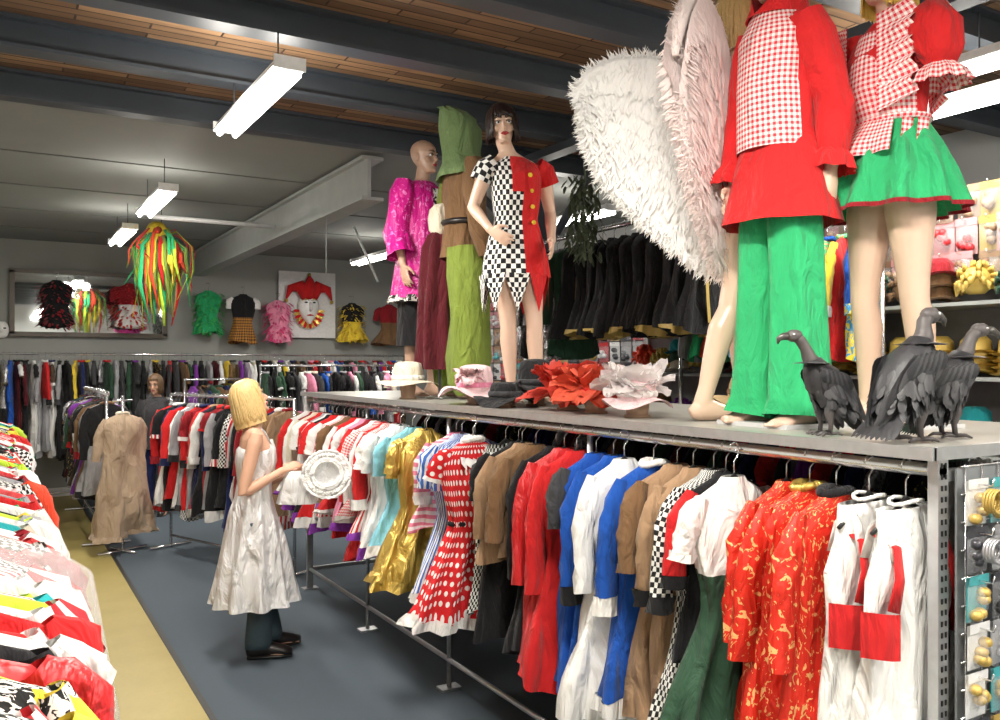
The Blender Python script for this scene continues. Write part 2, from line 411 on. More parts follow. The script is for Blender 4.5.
hero=[
 ('white_overalls', 1.44, dict(m=WHITE, L=1.02, w=.22, flare=1.12, sl=0, straps=True, collar=WHITE, t=.05), .05, -.02),
 ('white_overalls', 1.55, dict(m=WHITE, L=1.0, w=.22, flare=1.2, sl=0, straps=True, collar=WHITE, t=.055, waist=.9), .12, -.03),
 ('red_brocade_robe', 1.66, dict(m=BROC, L=.80, w=.21, flare=1.3, sl=.42, collar=BLACK, waist=.95, t=.055), .05, -.03),
 ('red_brocade_robe', 1.77, dict(m=BROC, L=.82, w=.21, flare=1.3, sl=.44, collar=GOLD, waist=.95, t=.055), -.1, 0),
 ('orange_silk_robe', 1.87, dict(m=BROC, L=.78, w=.2, flare=1.2, sl=.4, sm=BROC, t=.05), .05, .02),
 ('peasant_dress', 2.02, dict(m=WHITE, L=.84, w=.2, waist=.72, flare=1.55, sl=.18, skirt=(.42, DGREEN), rip=.3, k=9, t=.065, cuff=WHITE), .12, -.11),
 ('red_black_jacket', 2.12, dict(m=BLACK, L=.6, sl=.3, sm=RED, cuff=BLACK, t=.045), 0, .0),
 ('checked_shirt', 2.19, dict(m=SCHECK, L=.85, sl=.4, cuff=BLACK, t=.045), 0, .02),
 ('tan_coat', 2.28, dict(m=TAN, L=.94, sl=.4, flare=1.15, cuff=BLACK, t=.05), .05, 0),
 ('tan_tunic', 2.37, dict(m=TAN, L=.92, sl=.3, sm=BROWN, flare=1.2, t=.05), -.06, .01),
 ('blue_santa_robe', 2.48, dict(m=BLUE, L=.92, sl=.48, flare=1.3, hem=WHITE, cuff=WHITE, collar=WHITE, t=.055), .05, -.02),
 ('white_nurse_dress', 2.62, dict(m=WHITE, L=.94, sl=.42, flare=1.65, waist=.75, rip=.3, t=.065), .08, -.07),
 ('blue_jacket', 2.74, dict(m=BLUE, L=.78, sl=.5, cuff=BLACK, front=BLACK, t=.05), 0, -.0),
 ('blue_coat', 2.84, dict(m=BLUE, L=.94, sl=.22, sm=DGREY, flare=1.2, t=.05), .06, -.02),
 ('red_cape_coat', 2.97, dict(m=RED, L=.96, sl=.52, flare=1.4, t=.065, front=GOLD), .05, -.03),
 ('red_cape_coat', 3.08, dict(m=SATRED, L=.94, sl=.5, flare=1.3, t=.055), 0, -.01),
 ('black_coat', 3.17, dict(m=BLACK, L=.9, sl=.5, t=.045), 0, .02),
 ('brown_suede_jacket', 3.28, dict(m=BROWN, L=.5, sl=.35, t=.06, flare=1.1), .1, -.04),
 ('brown_shirt', 3.39, dict(m=TAN, L=.52, sl=.36, t=.055), .05, -.05),
 ('black_vest', 3.47, dict(m=BLACK, L=.9, sl=.2, t=.045), 0, 0),
 ('checked_trousers', 3.56, dict(m=SCHECK, L=.8, sl=0, straps=True, flare=1.1), .1, -.03),
 ('polka_dot_dress', 3.74, dict(m=POLKA, L=.86, w=.19, waist=.72, flare=1.75, sl=.13, rip=.32, k=9, t=.07, ruffle=WHITE, cuff=WHITE, collar=WHITE), .22, -.17),
 ('blue_stripe_dress', 3.88, dict(m=STR_B, L=.72, sl=.2, flare=1.4, skirt=(.5, BLACK)), .1, -.02),
 ('pink_stripe_dress', 3.98, dict(m=STR_B, L=.85, sl=.2, flare=1.6, waist=.75, hem=WHITE, t=.05), .1, -.06),
 ('maid_dress', 4.09, dict(m=STR_P, L=.5, sl=.3, flare=1.3, cuff=WHITE), 0, -.02),
 ('gold_lame_dress', 4.30, dict(m=GOLD, L=.78, w=.19, waist=.75, flare=1.7, sl=.16, rip=.35, k=9, t=.07, ruffle=GOLD), .2, -.15),
 ('gold_lame_dress', 4.42, dict(m=GOLD, L=.74, w=.19, flare=1.4, sl=.2, t=.055), .1, -.07),
 ('light_blue_dress', 4.56, dict(m=LBLUE, L=.7, sl=.2, flare=1.6, waist=.75, hem=WHITE, t=.055), .15, -.09),
 ('white_lilac_dress', 4.72, dict(m=WHITE, L=.75, sl=.2, flare=1.6, waist=.75, hem=PURP, t=.055), .15, -.10),
]
RX=2.165; RZ=1.515
for i, (nm, y, kw, yaw, dx) in enumerate(hero):
    b=MB(); garment(b, seed=i+50, n=40, **kw)
    if nm=='peasant_dress':
        b.rows([[(x*1.35, -.095-.01*sin(x*60), z) for x in (-.07, -.035, 0, .035, .07)] for z in (-.42, -.5, -.6, -.70)], BROWN, False)
        for q in range(5): b.tube([(-.02, -.075, -.25-.035*q), (.02, -.077, -.265-.035*q)], .003, BLACK, 5)
    if nm=='white_overalls':
        for sx in (-1, 1):   # red strap tabs and side panels that wrap the bib
            b.tube([(sx*.118, .02, -.17), (sx*.115, -.045, -.20), (sx*.13, -.062, -.28), (sx*.155, -.06, -.36)], [(.016, .006), (.018, .006), (.022, .006), (.028, .006)], RED, 8, side=(1, 0, 0))
            b.rows([[(sx*(.215-.05*q), -.075*sin(q*1.3)-.004, z) for q in (0, .4, .8, 1.2)] for z in (-.36, -.42, -.48)], RED, False)
    if nm=='polka_dot_dress':
        b.tube([(.148*cos(a), .066*sin(a), -.50) for a in [k*2*pi/16 for k in range(17)]], .012, BLACK, 6)
        for q in range(11): b.tuft((-.12+.024*q, -.06, -.17-.02*sin(q/10*pi)), (.2*((q%2)*2-1), -.4, -1), (0, -1, .3), .07, .035, WHITE, .3)
    if dx<-.06: b.tube([(0, 0, 0), (-dx*1., 0, .0)], .002, CHROME, 5)
    b.build(nm, loc=(RX+dx*.6, y, RZ), rz=yaw)
y=4.84; i=0
names=['hanging_costume_dress', 'hanging_costume_jacket', 'hanging_costume_robe', 'hanging_costume_shirt']
seq=[SATWHITE, STR_R, RED, GING, WHITE, DRED, PINK, WHITE, RED, BROWN, STR_R, WHITE, RED, BLACK, WHITE, GREY, RED, CREAM, DRED, WHITE]
while y<6.55:
    b=MB(); r=random.Random(300+i)
    garment(b, seq[i%len(seq)], L=r.uniform(.6, .85), flare=r.uniform(1.1, 1.5), t=.046, sl=r.choice([.2, .45]), sm=r.choice([None, WHITE, RED]), cuff=r.choice([None, WHITE, BLACK]),
            hem=r.choice([None, PURP, WHITE, RED]), seed=300+i, rip=.28)
    b.build(names[i%4], loc=(RX-r.uniform(0, .04), y, RZ), rz=r.uniform(-.05, .18)); y+=.088; i+=1
b=MB(); y=1.5; i=0
while y<6.5:
    b.M=Matrix.Translation((3.3, y, RZ)); rand_garment(b, dpal, 700+i, L=1.2, n=18); y+=.10; i+=1
b.build('added_dark_costume_row', recalc=False)  # row added behind the front rail to stop light leaking through

def rack_run(name, p0, p1, z, pal_, seed, sp=.085, L=.9, n=18, legs=True):
    p0, p1=V(p0), V(p1); d=p1-p0; ln=d.length; a=math.atan2(d.y, d.x)
    e=empty(name, (p0.x, p0.y, 0), a-pi/2)
    b=MB(); b.tube([(0, -.05, z), (0, ln+.05, z)], .014, CHROME, 10)
    if legs:
        for y in (-.04, ln+.04):
            b.tube([(0, y, 0), (0, y, z)], .014, CHROME, 8); b.tube([(-.22, y, .02), (.22, y, .02)], .014, CHROME, 8)
        b.tube([(0, -.04, .12), (0, ln+.04, .12)], .012, CHROME, 8)
    b.build('rail_frame', e)
    b=MB(); y=.06; i=0; r=random.Random(seed)
    while y<ln-.03:
        b.M=Matrix.Translation((r.uniform(-.03, .04), y, z))@Matrix.Rotation(r.uniform(-.18, .18), 4, 'Z')
        rand_garment(b, pal_, seed+i, L=L, n=n); y+=sp*r.uniform(.8, 1.2); i+=1
    b.build('costumes', e, recalc=False)
    return e
mix=[WHITE, RED, BLACK, STR_R, WHITE, DRED, GREY, RED, NAVY, WHITE, BLACK, CREAM, TAN, SCHECK, BLACK]
rack_run('clothes_rack', (2.16, 7.1), (1.5, 8.8), 1.5, mix, 1000, sp=.075, L=1.0)
lp=[WHITE, RED, YELL, LIME, BLACK, SATRED, CREAM, SATWHITE, RED, ZEBRA, TEAL, STR_R, WHITE, DRED, GREEN, BLACK, BLACK, ORED, SCHECK, GREY, PALEP]
rack_run('clothes_rack', (-.10, 1.2), (-.10, 7.8), 1.47, lp, 2100, sp=.062, L=.85, n=24)
rack_run('clothes_rack', (.95, 9.3), (.95, 11.6), 1.5, dpal, 3000, sp=.085, L=.95)
rack_run('clothes_rack', (5.6, 12.5), (-.7, 12.5), 1.93, dpal+[WHITE, RED, GREY, CREAM, PINK, BLUE, YELL, WHITE], 4000, sp=.085, L=1.25)
rack_run('clothes_rack', (4.7, 10.9), (2.95, 10.9), 1.78, [GREY, WHITE, BLACK, PINK, DGREY, DGREEN, CREAM, BLACK, BLUE], 5000, sp=.10, L=1.0)
rack_run('clothes_rack', (2.1, 11.3), (2.9, 11.5), 1.6, dpal, 5600, sp=.09, L=1.0)
e=empty('beige_dress_on_stand', (1.05, 8.85, 0), .45)
b=MB(); b.M=Matrix.Translation((0, 0, 1.42)); garment(b, BEIGE, L=1.14, w=.215, waist=.95, flare=1.4, t=.10, sl=.38, rip=.14, k=7, seed=5, n=40, ruffle=BEIGE, collar=CREAM)
b.build('dress', e)
b=MB(); b.tube([(0, 0, .02), (0, 0, 1.5)], .014, CHROME, 8); b.tube([(-.1, 0, 1.45), (.1, 0, 1.45)], .012, CHROME, 8)
b.tube([(-.25, 0, .015), (.25, 0, .015)], .015, CHROME, 8); b.tube([(0, -.2, .015), (0, .2, .015)], .015, CHROME, 8); b.build('stand', e)
n=NT('clear_plastic'); n.b.inputs['Base Color'].default_value=(.9, .9, .9, 1); n.b.inputs['Roughness'].default_value=.15; n.b.inputs['Alpha'].default_value=.28
n.bump(n.noise(30), .8, .02); PLBAG=n.mat
b=MB(); rows=[]
for z, a, t in ((-.05, .03, .02), (-.1, .16, .05), (-.16, .24, .07), (-.5, .29, .08), (-.85, .32, .09)):
    rows.append([(a*cos(th)*(1+.04*sin(9*th+z*8)), t*sin(th)*(1+.2*sin(7*th+z*11)), z) for th in [k*2*pi/40 for k in range(40)]])
b.rows(rows, PLBAG); b.build('plastic_garment_bag', loc=(-.04, 2.2, 1.47), rz=.1)

# ================================================================ FIGURES
def hand(b, wr, d, n, m, side, curl=.5):
    d=V(d).normalized(); n=V(n); n=(n-d*n.dot(d)).normalized(); w=V(side); w=(w-d*w.dot(d)-n*w.dot(n)).normalized(); wr=V(wr)
    b.tube([wr-d*.02, wr+d*.015, wr+d*.05, wr+d*.085, wr+d*.095], [(.024, .02), (.028, .018), (.038, .015), (.038, .012), (.03, .008)], m, 12, side=w)
    for i, L in enumerate((.072, .080, .074, .058)):
        o=.0295-.0195*i; p=wr+d*(.083-abs(i-1.3)*.003)+w*o; a=curl*.4; pts=[p]
        sp=w*(.10-.07*i)
        for sg, q in enumerate((.42, .32, .26)):
            dd=(d*cos(a)+n*sin(a)+sp*cos(a)).normalized(); p=p+dd*(L*q); pts.append(p); a+=curl*.75
        b.tube(pts, [.0092, .0086, .0078, .006], m, 8, side=w)
    p=wr+d*.022+w*.026
    b.tube([p, p+(d*.6+w*.7+n*.2).normalized()*.03, p+(d*.75+w*.6+n*.3).normalized()*.058, p+(d*.85+w*.45+n*.4).normalized()*.08], [.014, .012, .0095, .007], m, 8)

HEADR=[(0, .026, .078, .03), (.018, .042, .090, .0), (.05, .056, .088, -.045), (.08, .064, .086, -.075), (.11, .070, .083, -.092), (.14, .0755, .089, -.100),
       (.17, .075, .086, -.102), (.197, .064, .068, -.088), (.217, .043, .04, -.06), (.23, .015, .008, -.028)]
IRIS=M_('dark_iris', (.02, .02, .02), rough=.1, bump=0); EYEW=M_('eye_white', (.85, .85, .84), rough=.2, bump=0)
def figure(name, loc, yaw, H, skin, arms, legs=None, hrot=(0, 0, 0), vox=.006, lip=(.45, .05, .06), brow=(.05, .03, .02), male=False, shoulders=.165, hoff=(0, 0), slim=1.):
    e=empty(name, loc, yaw); s=H/1.75; S=Matrix.Scale(s, 4)
    b=MB(); b.M=S; k=1.08 if male else 1
    T=[(.80, .09, .07, -.0), (.86, .150, .095, -.01), (.93, .162, .108, -.012), (1.0, .143, .098, -.005), (1.08, .118*k, .083, 0), (1.16, .124*k, .088, .004),
       (1.24, .138*k, .112 if not male else .1, .016), (1.31, .145*k, .105, .012), (1.37, .15*k, .085, 0), (1.42, .135*k, .062, -.005), (1.45, .085, .05, -.008), (1.475, .052, .05, -.008), (1.53, .047, .049, 0.0), (1.56, .045, .047, .005)]
    b.rows([[(hoff[0]*max(0, min(1, (z-1.40)/.12))+hw*(slim if z<1.46 else 1)*cos(t), cy+hd*(slim if z<1.46 else 1)*sin(t), z) for t in [j*2*pi/28 for j in range(28)]] for z, hw, hd, cy in T], skin, True, (1, 1))
    legs=legs or {}
    for sx, K in ((1, 'R'), (-1, 'L')):
        lg=legs.get(K, {}); kn=V(lg.get('knee', (sx*.09, .012, .48))); an=V(lg.get('ankle', (sx*.095, -.02, .085))); fy=lg.get('fy', -sx*.15)
        hp=V((sx*.082*slim, -.005, .88))
        th=[hp.lerp(kn, q) for q in (0, .3, .6, .88)]; cf=[kn.lerp(an, q) for q in (.1, .3, .6, .88, 1.05)]
        cf[1].y-=.012; cf[2].y-=.008
        b.tube(th+cf, [(.082*slim, .092*slim), (.082*slim, .088*slim), (.068, .07), (.053, .055), (.048, .05), (.050, .055), (.042, .045), (.031, .035), (.031, .036)], skin, 16, side=(1, 0, 0))
        f=Matrix.Rotation(fy, 3, 'Z'); z0=an.z-.085
        P=lambda x, y, z: V((an.x, an.y, z0))+f@V((x, y, z))
        b.tube([P(0, -.055, .03), P(0, -.03, .04), P(0, .02, .045), P(0, .08, .035), P(0, .135, .022), P(0, .175, .018)], [(.018, .02), (.032, .038), (.034, .045), (.04, .032), (.045, .02), (.03, .014)], skin, 14, side=f@V((1, 0, 0)))
        for tq in range(5): b.tube([P(.030*sx*-1+tq*.0155*sx, .15, .015), P(.031*sx*-1+tq*.0155*sx, .195-.009*tq, .012)], [.009, .0075], skin, 6)
        a=arms.get(K)
        sh=V((sx*shoulders*k, 0, 1.392))
        if a:
            el, wr=V(a['el']), V(a['wr'])
            up=[sh.lerp(el, q) for q in (-.06, .12, .5, .88)]; lo=[el.lerp(wr, q) for q in (.1, .35, .7, 1)]
            b.tube(up+[el]+lo, [(.04, .044), (.047, .052), (.042, .044), (.035, .036), (.034, .035), (.035, .036), (.036, .035), (.028, .027), (.022, .026)], skin, 14, side=(0, 1, 0))
            hd_=a.get('hd') or tuple(wr-el); hand(b, wr, hd_, a.get('pn', (-sx, 0, 0)), skin, a.get('th', (0, 1, 0)), a.get('curl', .5))
        else:
            b.sph(sh, (.05, .05, .05), skin, 12)
    Mh=Matrix.Translation((hoff[0], .01, 1.50))@Matrix.Rotation(hrot[2], 4, 'Z')@Matrix.Rotation(hrot[0], 4, 'X')@Matrix.Rotation(hrot[1], 4, 'Y')@Matrix.Translation((0, 0, .015))
    b.M=S@Mh
    rows=[]
    for z, hw, fr, bk in HEADR:
        cy=(fr+bk)/2; hd=(fr-bk)/2
        rows.append([(hw*cos(t)*(1-.12*max(0, sin(t))), cy+hd*sin(t), z) for t in [j*2*pi/28 for j in range(28)]])
    b.rows(rows, skin, True, (1, 1))
    b.tube([(0, .078, .128), (0, .094, .105), (0, .108, .085), (0, .102, .076), (0, .085, .073)], [(.008, .008), (.008, .009), (.0115, .01), (.0125, .007), (.008, .006)], skin, 10, side=(1, 0, 0))
    for sx in (-1, 1):
        b.sph((sx*.073, -.008, .105), (.008, .018, .030), skin, 10); b.sph((sx*.010, .1, .079), (.007, .007, .006), skin, 8)
        b.sph((sx*.042, .062, .085), (.020, .018, .02), skin, 10); b.tube([(sx*.012, .086, .133), (sx*.032, .083, .137), (sx*.05, .068, .132)], [.006, .008, .006], skin, 8)
    b.sph((0, .087, .013), (.017, .012, .012), skin, 10); b.sph((0, .088, .052), (.02, .009, .012), skin, 10)
    o=b.build('body', e)
    md=o.modifiers.new('remesh', 'REMESH'); md.mode='VOXEL'; md.voxel_size=vox; md.use_smooth_shade=True
    sm=o.modifiers.new('smooth', 'SMOOTH'); sm.factor=.5; sm.iterations=3
    f=MB(); f.M=S@Mh; LIP=M_('lips', lip, rough=.35, bump=0); BR=M_('brow', brow, bump=0)
    for sx in (-1, 1):
        f.sph((sx*.031, .0755, .116), (.0145, .012, .0085), EYEW, 12); f.sph((sx*.031, .0845, .116), (.0065, .004, .0065), IRIS, 10)
        f.tube([(sx*.013, .086, .1195), (sx*.031, .0895, .126), (sx*.048, .078, .120)], [.0018, .0026, .0015], BR, 6)
        f.tube([(sx*.012, .0925, .138), (sx*.032, .0915, .146), (sx*.052, .076, .139)], [.003, .0035, .0015], BR, 6)
    f.tube([(-.024, .087, .050), (-.008, .0975, .056), (0, .098, .054), (.008, .0975, .056), (.024, .087, .050)], [.002, .005, .0045, .005, .002], LIP, 8)
    f.tube([(-.022, .087, .049), (0, .0975, .044), (.022, .087, .049)], [.002, .006, .002], LIP, 8)
    f.build('face_details', e)
    return e, S, S@Mh

def hair(e, MH, m, bot, nc=110, rx=.083, ry=.101, flare=0., seed=1, wid=.011, curl=0, jit=.012):
    r=random.Random(seed); b=MB(); b.M=MH
    def P(ph, z, k=1.):
        if z>.13: q=math.sqrt(max(0, 1-((z-.13)/.113)**2)); return V((rx*q*sin(ph)*k, -.01+ry*q*cos(ph)*k, z))
        q=1+flare*(.13-z)/.13; return V((rx*q*sin(ph)*k, -.01+ry*q*cos(ph)*k, z))
    n=48; rows=[]
    for i in range(13):
        row=[]
        for j in range(n):
            ph=2*pi*j/n; zb=bot(ph); u=i/12
            z=.243-(.243-zb)*(1-cos(u*pi/2)) if i else .2425
            row.append(P(ph, z, .97+.012*sin(17*ph)))
        rows.append(row)
    b.rows(rows, m, True, (1, 0))
    for c in range(nc):
        ph=r.random()*2*pi; zb=bot(ph)-r.uniform(-jit, jit); pts=[]; rd=[]; dr=r.uniform(-.15, .15)
        for i in range(8):
            u=(i+.6)/7.6; z=.24-(.24-zb)*(1-cos(u*pi/2)); pts.append(P(ph+dr*u, z, 1.0+.012*sin(i*1.5+c)+curl*(u>.95))); rd.append((wid*(1 if i<6 else .7-.5*(i==7)), wid*.4))
        b.tube(pts, rd, m, 6, side=(cos(ph), -sin(ph), 0))
    b.build('hair', e)

def loft(b, tab, m, n=44, k=9, ph=0, arc=None, sub=3):
    rows=[]; L=[]
    for i in range(len(tab)-1):
        for q in range(sub):
            t=q/sub; L.append([a+(c-a)*t for a, c in zip(tab[i], tab[i+1])])
    L.append(list(tab[-1]))
    for z, cx, cy, hw, hd, rp in L:
        row=[]
        rng=[j*2*pi/n for j in range(n)] if arc is None else [arc[0]+(arc[1]-arc[0])*j/(n-1) for j in range(n)]
        for t in rng:
            q=1+rp*sin(k*t+ph+.8*sin(z*4))+rp*.3*sin(3*t+z*6+ph)
            row.append((cx+hw*cos(t)*q, cy+hd*sin(t)*q, z))
        rows.append(row)
    b.rows(rows, m, arc is None)
    return rows
def sleeve(b, sh, el, wr, m, r0=.065, r1=.05, r2=.045, end=1., n=18, rp=.1, puff=0):
    sh, el, wr=V(sh), V(el), V(wr); pts=[sh.lerp(el, q) for q in (-.15, .15, .5, .85)]+[el.lerp(wr, q*end) for q in (.05, .35, .7, 1)]
    rr=[r0*.8, r0*(1+puff), r0, r1, r1, r1, (r1+r2)/2, r2]
    b.tube(pts, rr, m, n, side=(0, 1, 0), cap=False, rip=lambda th, i: rp*sin(3*th+i*1.7)+rp*.5*sin(5*th-i*2.1)); return pts

SKW=M_('skin', (.66, .38, .26), rough=.5, var=.06, bump=.02); SKM=M_('mannequin_tan', (.52, .33, .24), rough=.35, var=.03, bump=0)
SKP=M_('mannequin_beige', (.72, .50, .38), rough=.32, var=.03, bump=0)
# ---- customer
WX, WY=1.376, 5.294
JEANS=M_('denim', (.035, .06, .075), scale=60, bump=.3); LEATH=M_('black_leather', (.015, .012, .012), rough=.35, bump=.1)
BLOND=M_('blonde_hair', (.62, .43, .18), rough=.45, scale=60, var=.3, bump=.4)
aR=dict(el=(.20, -.085, 1.05), wr=(.11, .17, 1.17), hd=(-.10, .30, .12), pn=(-.5, .2, -.8), th=(-.5, 0, .7), curl=.8)
aL=dict(el=(-.205, .06, 1.06), wr=(-.08, .27, 1.13), hd=(.10, .3, .02), pn=(.8, .2, -.3), th=(0, .1, 1), curl=.9)
e, S, MH=figure('woman_customer', (WX, WY, .012), math.radians(-100), 1.70, SKW, dict(R=aR, L=aL), hrot=(.33, 0, .12),
    legs=dict(R=dict(knee=(.08, .03, .48), ankle=(.085, .02, .085), fy=-.1), L=dict(knee=(-.08, .05, .48), ankle=(-.085, .10, .085), fy=.25)), vox=.0052, lip=(.5, .16, .14), brow=(.3, .18, .08))
hair(e, MH, BLOND, lambda p: (.185 if abs((p+pi)%(2*pi)-pi)<.75 else (.06 if abs((p+pi)%(2*pi)-pi)<1.1 else -.045)), nc=240, rx=.090, ry=.110, flare=.16, wid=.0075, curl=-.10, jit=.02)
b=MB(); b.M=S
loft(b, [(1.36, 0, .03, .07, .085, 0), (1.30, 0, .012, .142, .122, 0), (1.22, 0, .012, .150, .128, .01), (1.1, 0, .002, .134, .102, .03), (1.0, 0, -.004, .152, .112, .035), (.9, 0, -.01, .182, .14, .045), (.72, 0, 0, .205, .185, .07), (.5, 0, .0, .235, .225, .10), (.33, 0, .005, .262, .262, .12)], SILV, n=96, k=10)
for sx in (-1, 1): b.tube([(sx*.05, .095, 1.34), (sx*.06, .06, 1.41), (sx*.05, -.01, 1.475), (0, -.058, 1.48)], [(.03, .006), (.022, .006), (.016, .006), (.016, .006)], SILV, 8, side=(1, 0, 0))
b.build('satin_dress', e)
b=MB(); b.M=S
for sx, ky, ay in ((1, .03, .02), (-1, .05, .10)):
    b.tube([(sx*.082, .0, .86), (sx*.085, .01, .7), (sx*.08, ky, .48), (sx*.083, (ky+ay)/2, .28), (sx*.085, ay, .10), (sx*.085, ay, .065)], [(.095, .105), (.09, .1), (.07, .075), (.068, .072), (.072, .082), (.074, .085)], JEANS, 18, side=(1, 0, 0), rip=lambda t, i: .05*sin(4*t+i*2))
b.build('jeans', e)
def shoes(e, S, spec):
    b=MB(); b.M=S
    for sx, ay, fy in spec:
        f=Matrix.Rotation(fy, 3, 'Z'); P=lambda x, y, z: V((sx*.085, ay, 0))+f@V((x, y, z))
        b.tube([P(0, -.075, .04), P(0, -.05, .045), P(0, .02, .055), P(0, .09, .045), P(0, .16, .032), P(0, .205, .024)], [(.022, .03), (.038, .043), (.041, .052), (.045, .042), (.05, .03), (.03, .02)], LEATH, 16, side=f@V((1, 0, 0)))
        b.tube([P(0, -.07, .007), P(0, .03, .007), P(0, .12, .007), P(0, .205, .007)], [(.034, .012), (.042, .012), (.053, .012), (.034, .012)], PLAST, 14, side=f@V((1, 0, 0)))
    b.build('shoes', e)
shoes(e, S, ((1, .02, -.1), (-1, .10, .25)))
LACE=pattern('white_lace', 'brocade', (.88, .87, .85), (.50, .49, .48), 70, th=.54)
b=MB()
def ringrow(r_, h, rp=0, kk=26): return [(r_*(1+rp*sin(kk*t))*cos(t), r_*(1+rp*sin(kk*t))*sin(t), h+rp*.12*sin(kk*t+1)) for t in [j*2*pi/104 for j in range(104)]]
b.rows([ringrow(.152, .004, .016), ringrow(.145, .002, .012), ringrow(.136, .003)], SATWHITE)
b.rows([ringrow(.136, .003), ringrow(.12, .004), ringrow(.102, .004)], LACE)
b.rows([ringrow(.102, .004), ringrow(.09, .003), ringrow(.078, .0), ringrow(.072, -.012), ringrow(.067, -.045), ringrow(.055, -.065), ringrow(.03, -.072), ringrow(.005, -.073)], SATWHITE, True, (0, 1))
b.tube([(.078*cos(a), .078*sin(a), .004) for a in [k*2*pi/32 for k in range(33)]], .004, WHITE, 6)
o=b.build('white_lace_hat', solid=.003)
o.location=(1.735, 4.985, 1.13); o.rotation_euler=(math.radians(76), math.radians(6), math.radians(-22))
b=MB(); rows=[]
for z, a, t in ((0, .05, .03), (-.05, .08, .04), (-.13, .10, .05), (-.2, .12, .05)):
    rows.append([(a*cos(q)*(1+.1*sin(7*q)), t*sin(q)*(1+.1*sin(7*q)), z) for q in [k*2*pi/32 for k in range(32)]])
b.rows(rows, SATWHITE, True, (1, 0)); o=b.build('white_satin_bonnet', loc=(WX+.22, WY-.15, 1.14), rz=-.5)

# ---- second shopper in the distance
e, S, MH=figure('background_shopper', (1.66, 10.85, 0), math.radians(150), 1.68, SKW, dict(R=dict(el=(.22, -.02, 1.12), wr=(.16, .20, 1.12), pn=(0, 0, -1), th=(-1, 0, 0)), L=dict(el=(-.22, -.02, 1.12), wr=(-.16, .20, 1.12), pn=(0, 0, -1), th=(1, 0, 0))), hrot=(-.2, 0, 0), vox=.008)
hair(e, MH, M_('brown_hair', (.14, .08, .04), rough=.5), lambda p: (.175 if abs((p+pi)%(2*pi)-pi)<.8 else .0), nc=90, rx=.088, ry=.105)
b=MB(); b.M=S
loft(b, [(1.47, 0, -.005, .075, .065, 0), (1.42, 0, 0, .16, .09, 0), (1.3, 0, .012, .172, .13, .02), (1.08, 0, 0, .155, .12, .03), (.82, 0, 0, .19, .15, .04)], DGREY)
for sx in (-1, 1): sleeve(b, (sx*.165, 0, 1.39), (sx*.22, -.02, 1.12), (sx*.16, .20, 1.12), DGREY, .068, .055, .045, .9)
for sx in (-1, 1): b.tube([(sx*.085, 0, .9), (sx*.09, .01, .5), (sx*.095, -.02, .06)], [(.1, .11), (.075, .08), (.07, .075)], NAVY, 16, side=(1, 0, 0), cap=False)
b.build('jacket_and_trousers', e); shoes(e, S, ((1, -.02, -.1), (-1, -.02, .1)))

# ---- mannequin in magenta kimono
hang=lambda sx, y=.02: dict(el=(sx*.225, -.03+y, 1.10), wr=(sx*.225, .04+y, .87), pn=(-sx, 0, 0), th=(0, 1, 0), curl=.35)
e, S, MH=figure('mannequin_magenta_kimono', (2.57, 5.38, PZ), math.radians(-165), 1.79, SKM, dict(R=hang(1), L=dict(el=(-.235, -.02, 1.12), wr=(-.20, .16, 1.0), hd=(.05, .3, -.05), pn=(.6, 0, -.7), th=(.6, .2, .6), curl=.4)), hrot=(0, 0, .25), male=True)
MBR=pattern('magenta_brocade', 'brocade', (.60, .01, .25), (.80, .20, .55), 30, .4)
b=MB(); b.M=S
loft(b, [(1.46, 0, -.005, .085, .065, 0), (1.42, 0, 0, .155, .085, 0), (1.36, 0, .005, .18, .11, .01), (1.2, 0, .01, .172, .13, .03), (1.0, 0, 0, .185, .14, .05), (.86, 0, 0, .205, .155, .06), (.66, 0, 0, .23, .18, .07)], MBR, k=7)
loft(b, [(.68, 0, 0, .232, .182, .07), (.635, 0, 0, .245, .195, .10)], ZEBRA, k=13, n=90)
sleeve(b, (.17, 0, 1.40), (.225, -.01, 1.10), (.225, .06, .87), MBR, .08, .085, .10, .7)
sleeve(b, (-.17, 0, 1.40), (-.235, -.02, 1.12), (-.20, .16, 1.0), MBR, .08, .09, .11, .8)
b.rows([[(x*(1-.3*t), .135+.02*t, 1.40-.6*t) for x in (-.03, 0, .03)] for t in (0, .25, .5, .75, 1)], ZEBRA, False)
b.build('kimono_jacket', e)
b=MB(); b.M=S
loft(b, [(.9, 0, 0, .16, .12, 0), (.7, 0, 0, .18, .14, .03), (.34, 0, 0, .19, .15, .06)], BLACK, k=8); b.build('dark_skirt', e)

# ---- mannequin robin hood
e, S, MH=figure('mannequin_hooded_outlaw', (2.62, 4.89, PZ), math.radians(-95), 1.84, SKM, dict(R=hang(1), L=hang(-1)), hrot=(0, 0, 0), male=True)
b=MB(); b.M=S
loft(b, [(1.48, 0, -.01, .08, .07, 0), (1.42, 0, 0, .17, .1, 0), (1.3, 0, .01, .18, .13, .02), (1.1, 0, 0, .16, .12, .03), (.95, 0, 0, .17, .14, .05), (.86, 0, 0, .185, .155, .06)], BROWN, k=8)
b.tube([(.165*cos(a), .125*sin(a), 1.08) for a in [k*2*pi/20 for k in range(21)]], .02, LEATH, 6)
for sx in (-1, 1): sleeve(b, (sx*.18, 0, 1.40), (sx*.225, -.01, 1.10), (sx*.225, .06, .87), BROWN if sx>0 else OLIVE, .075, .06, .05)
b.build('brown_tunic', e)
b=MB(); b.M=S
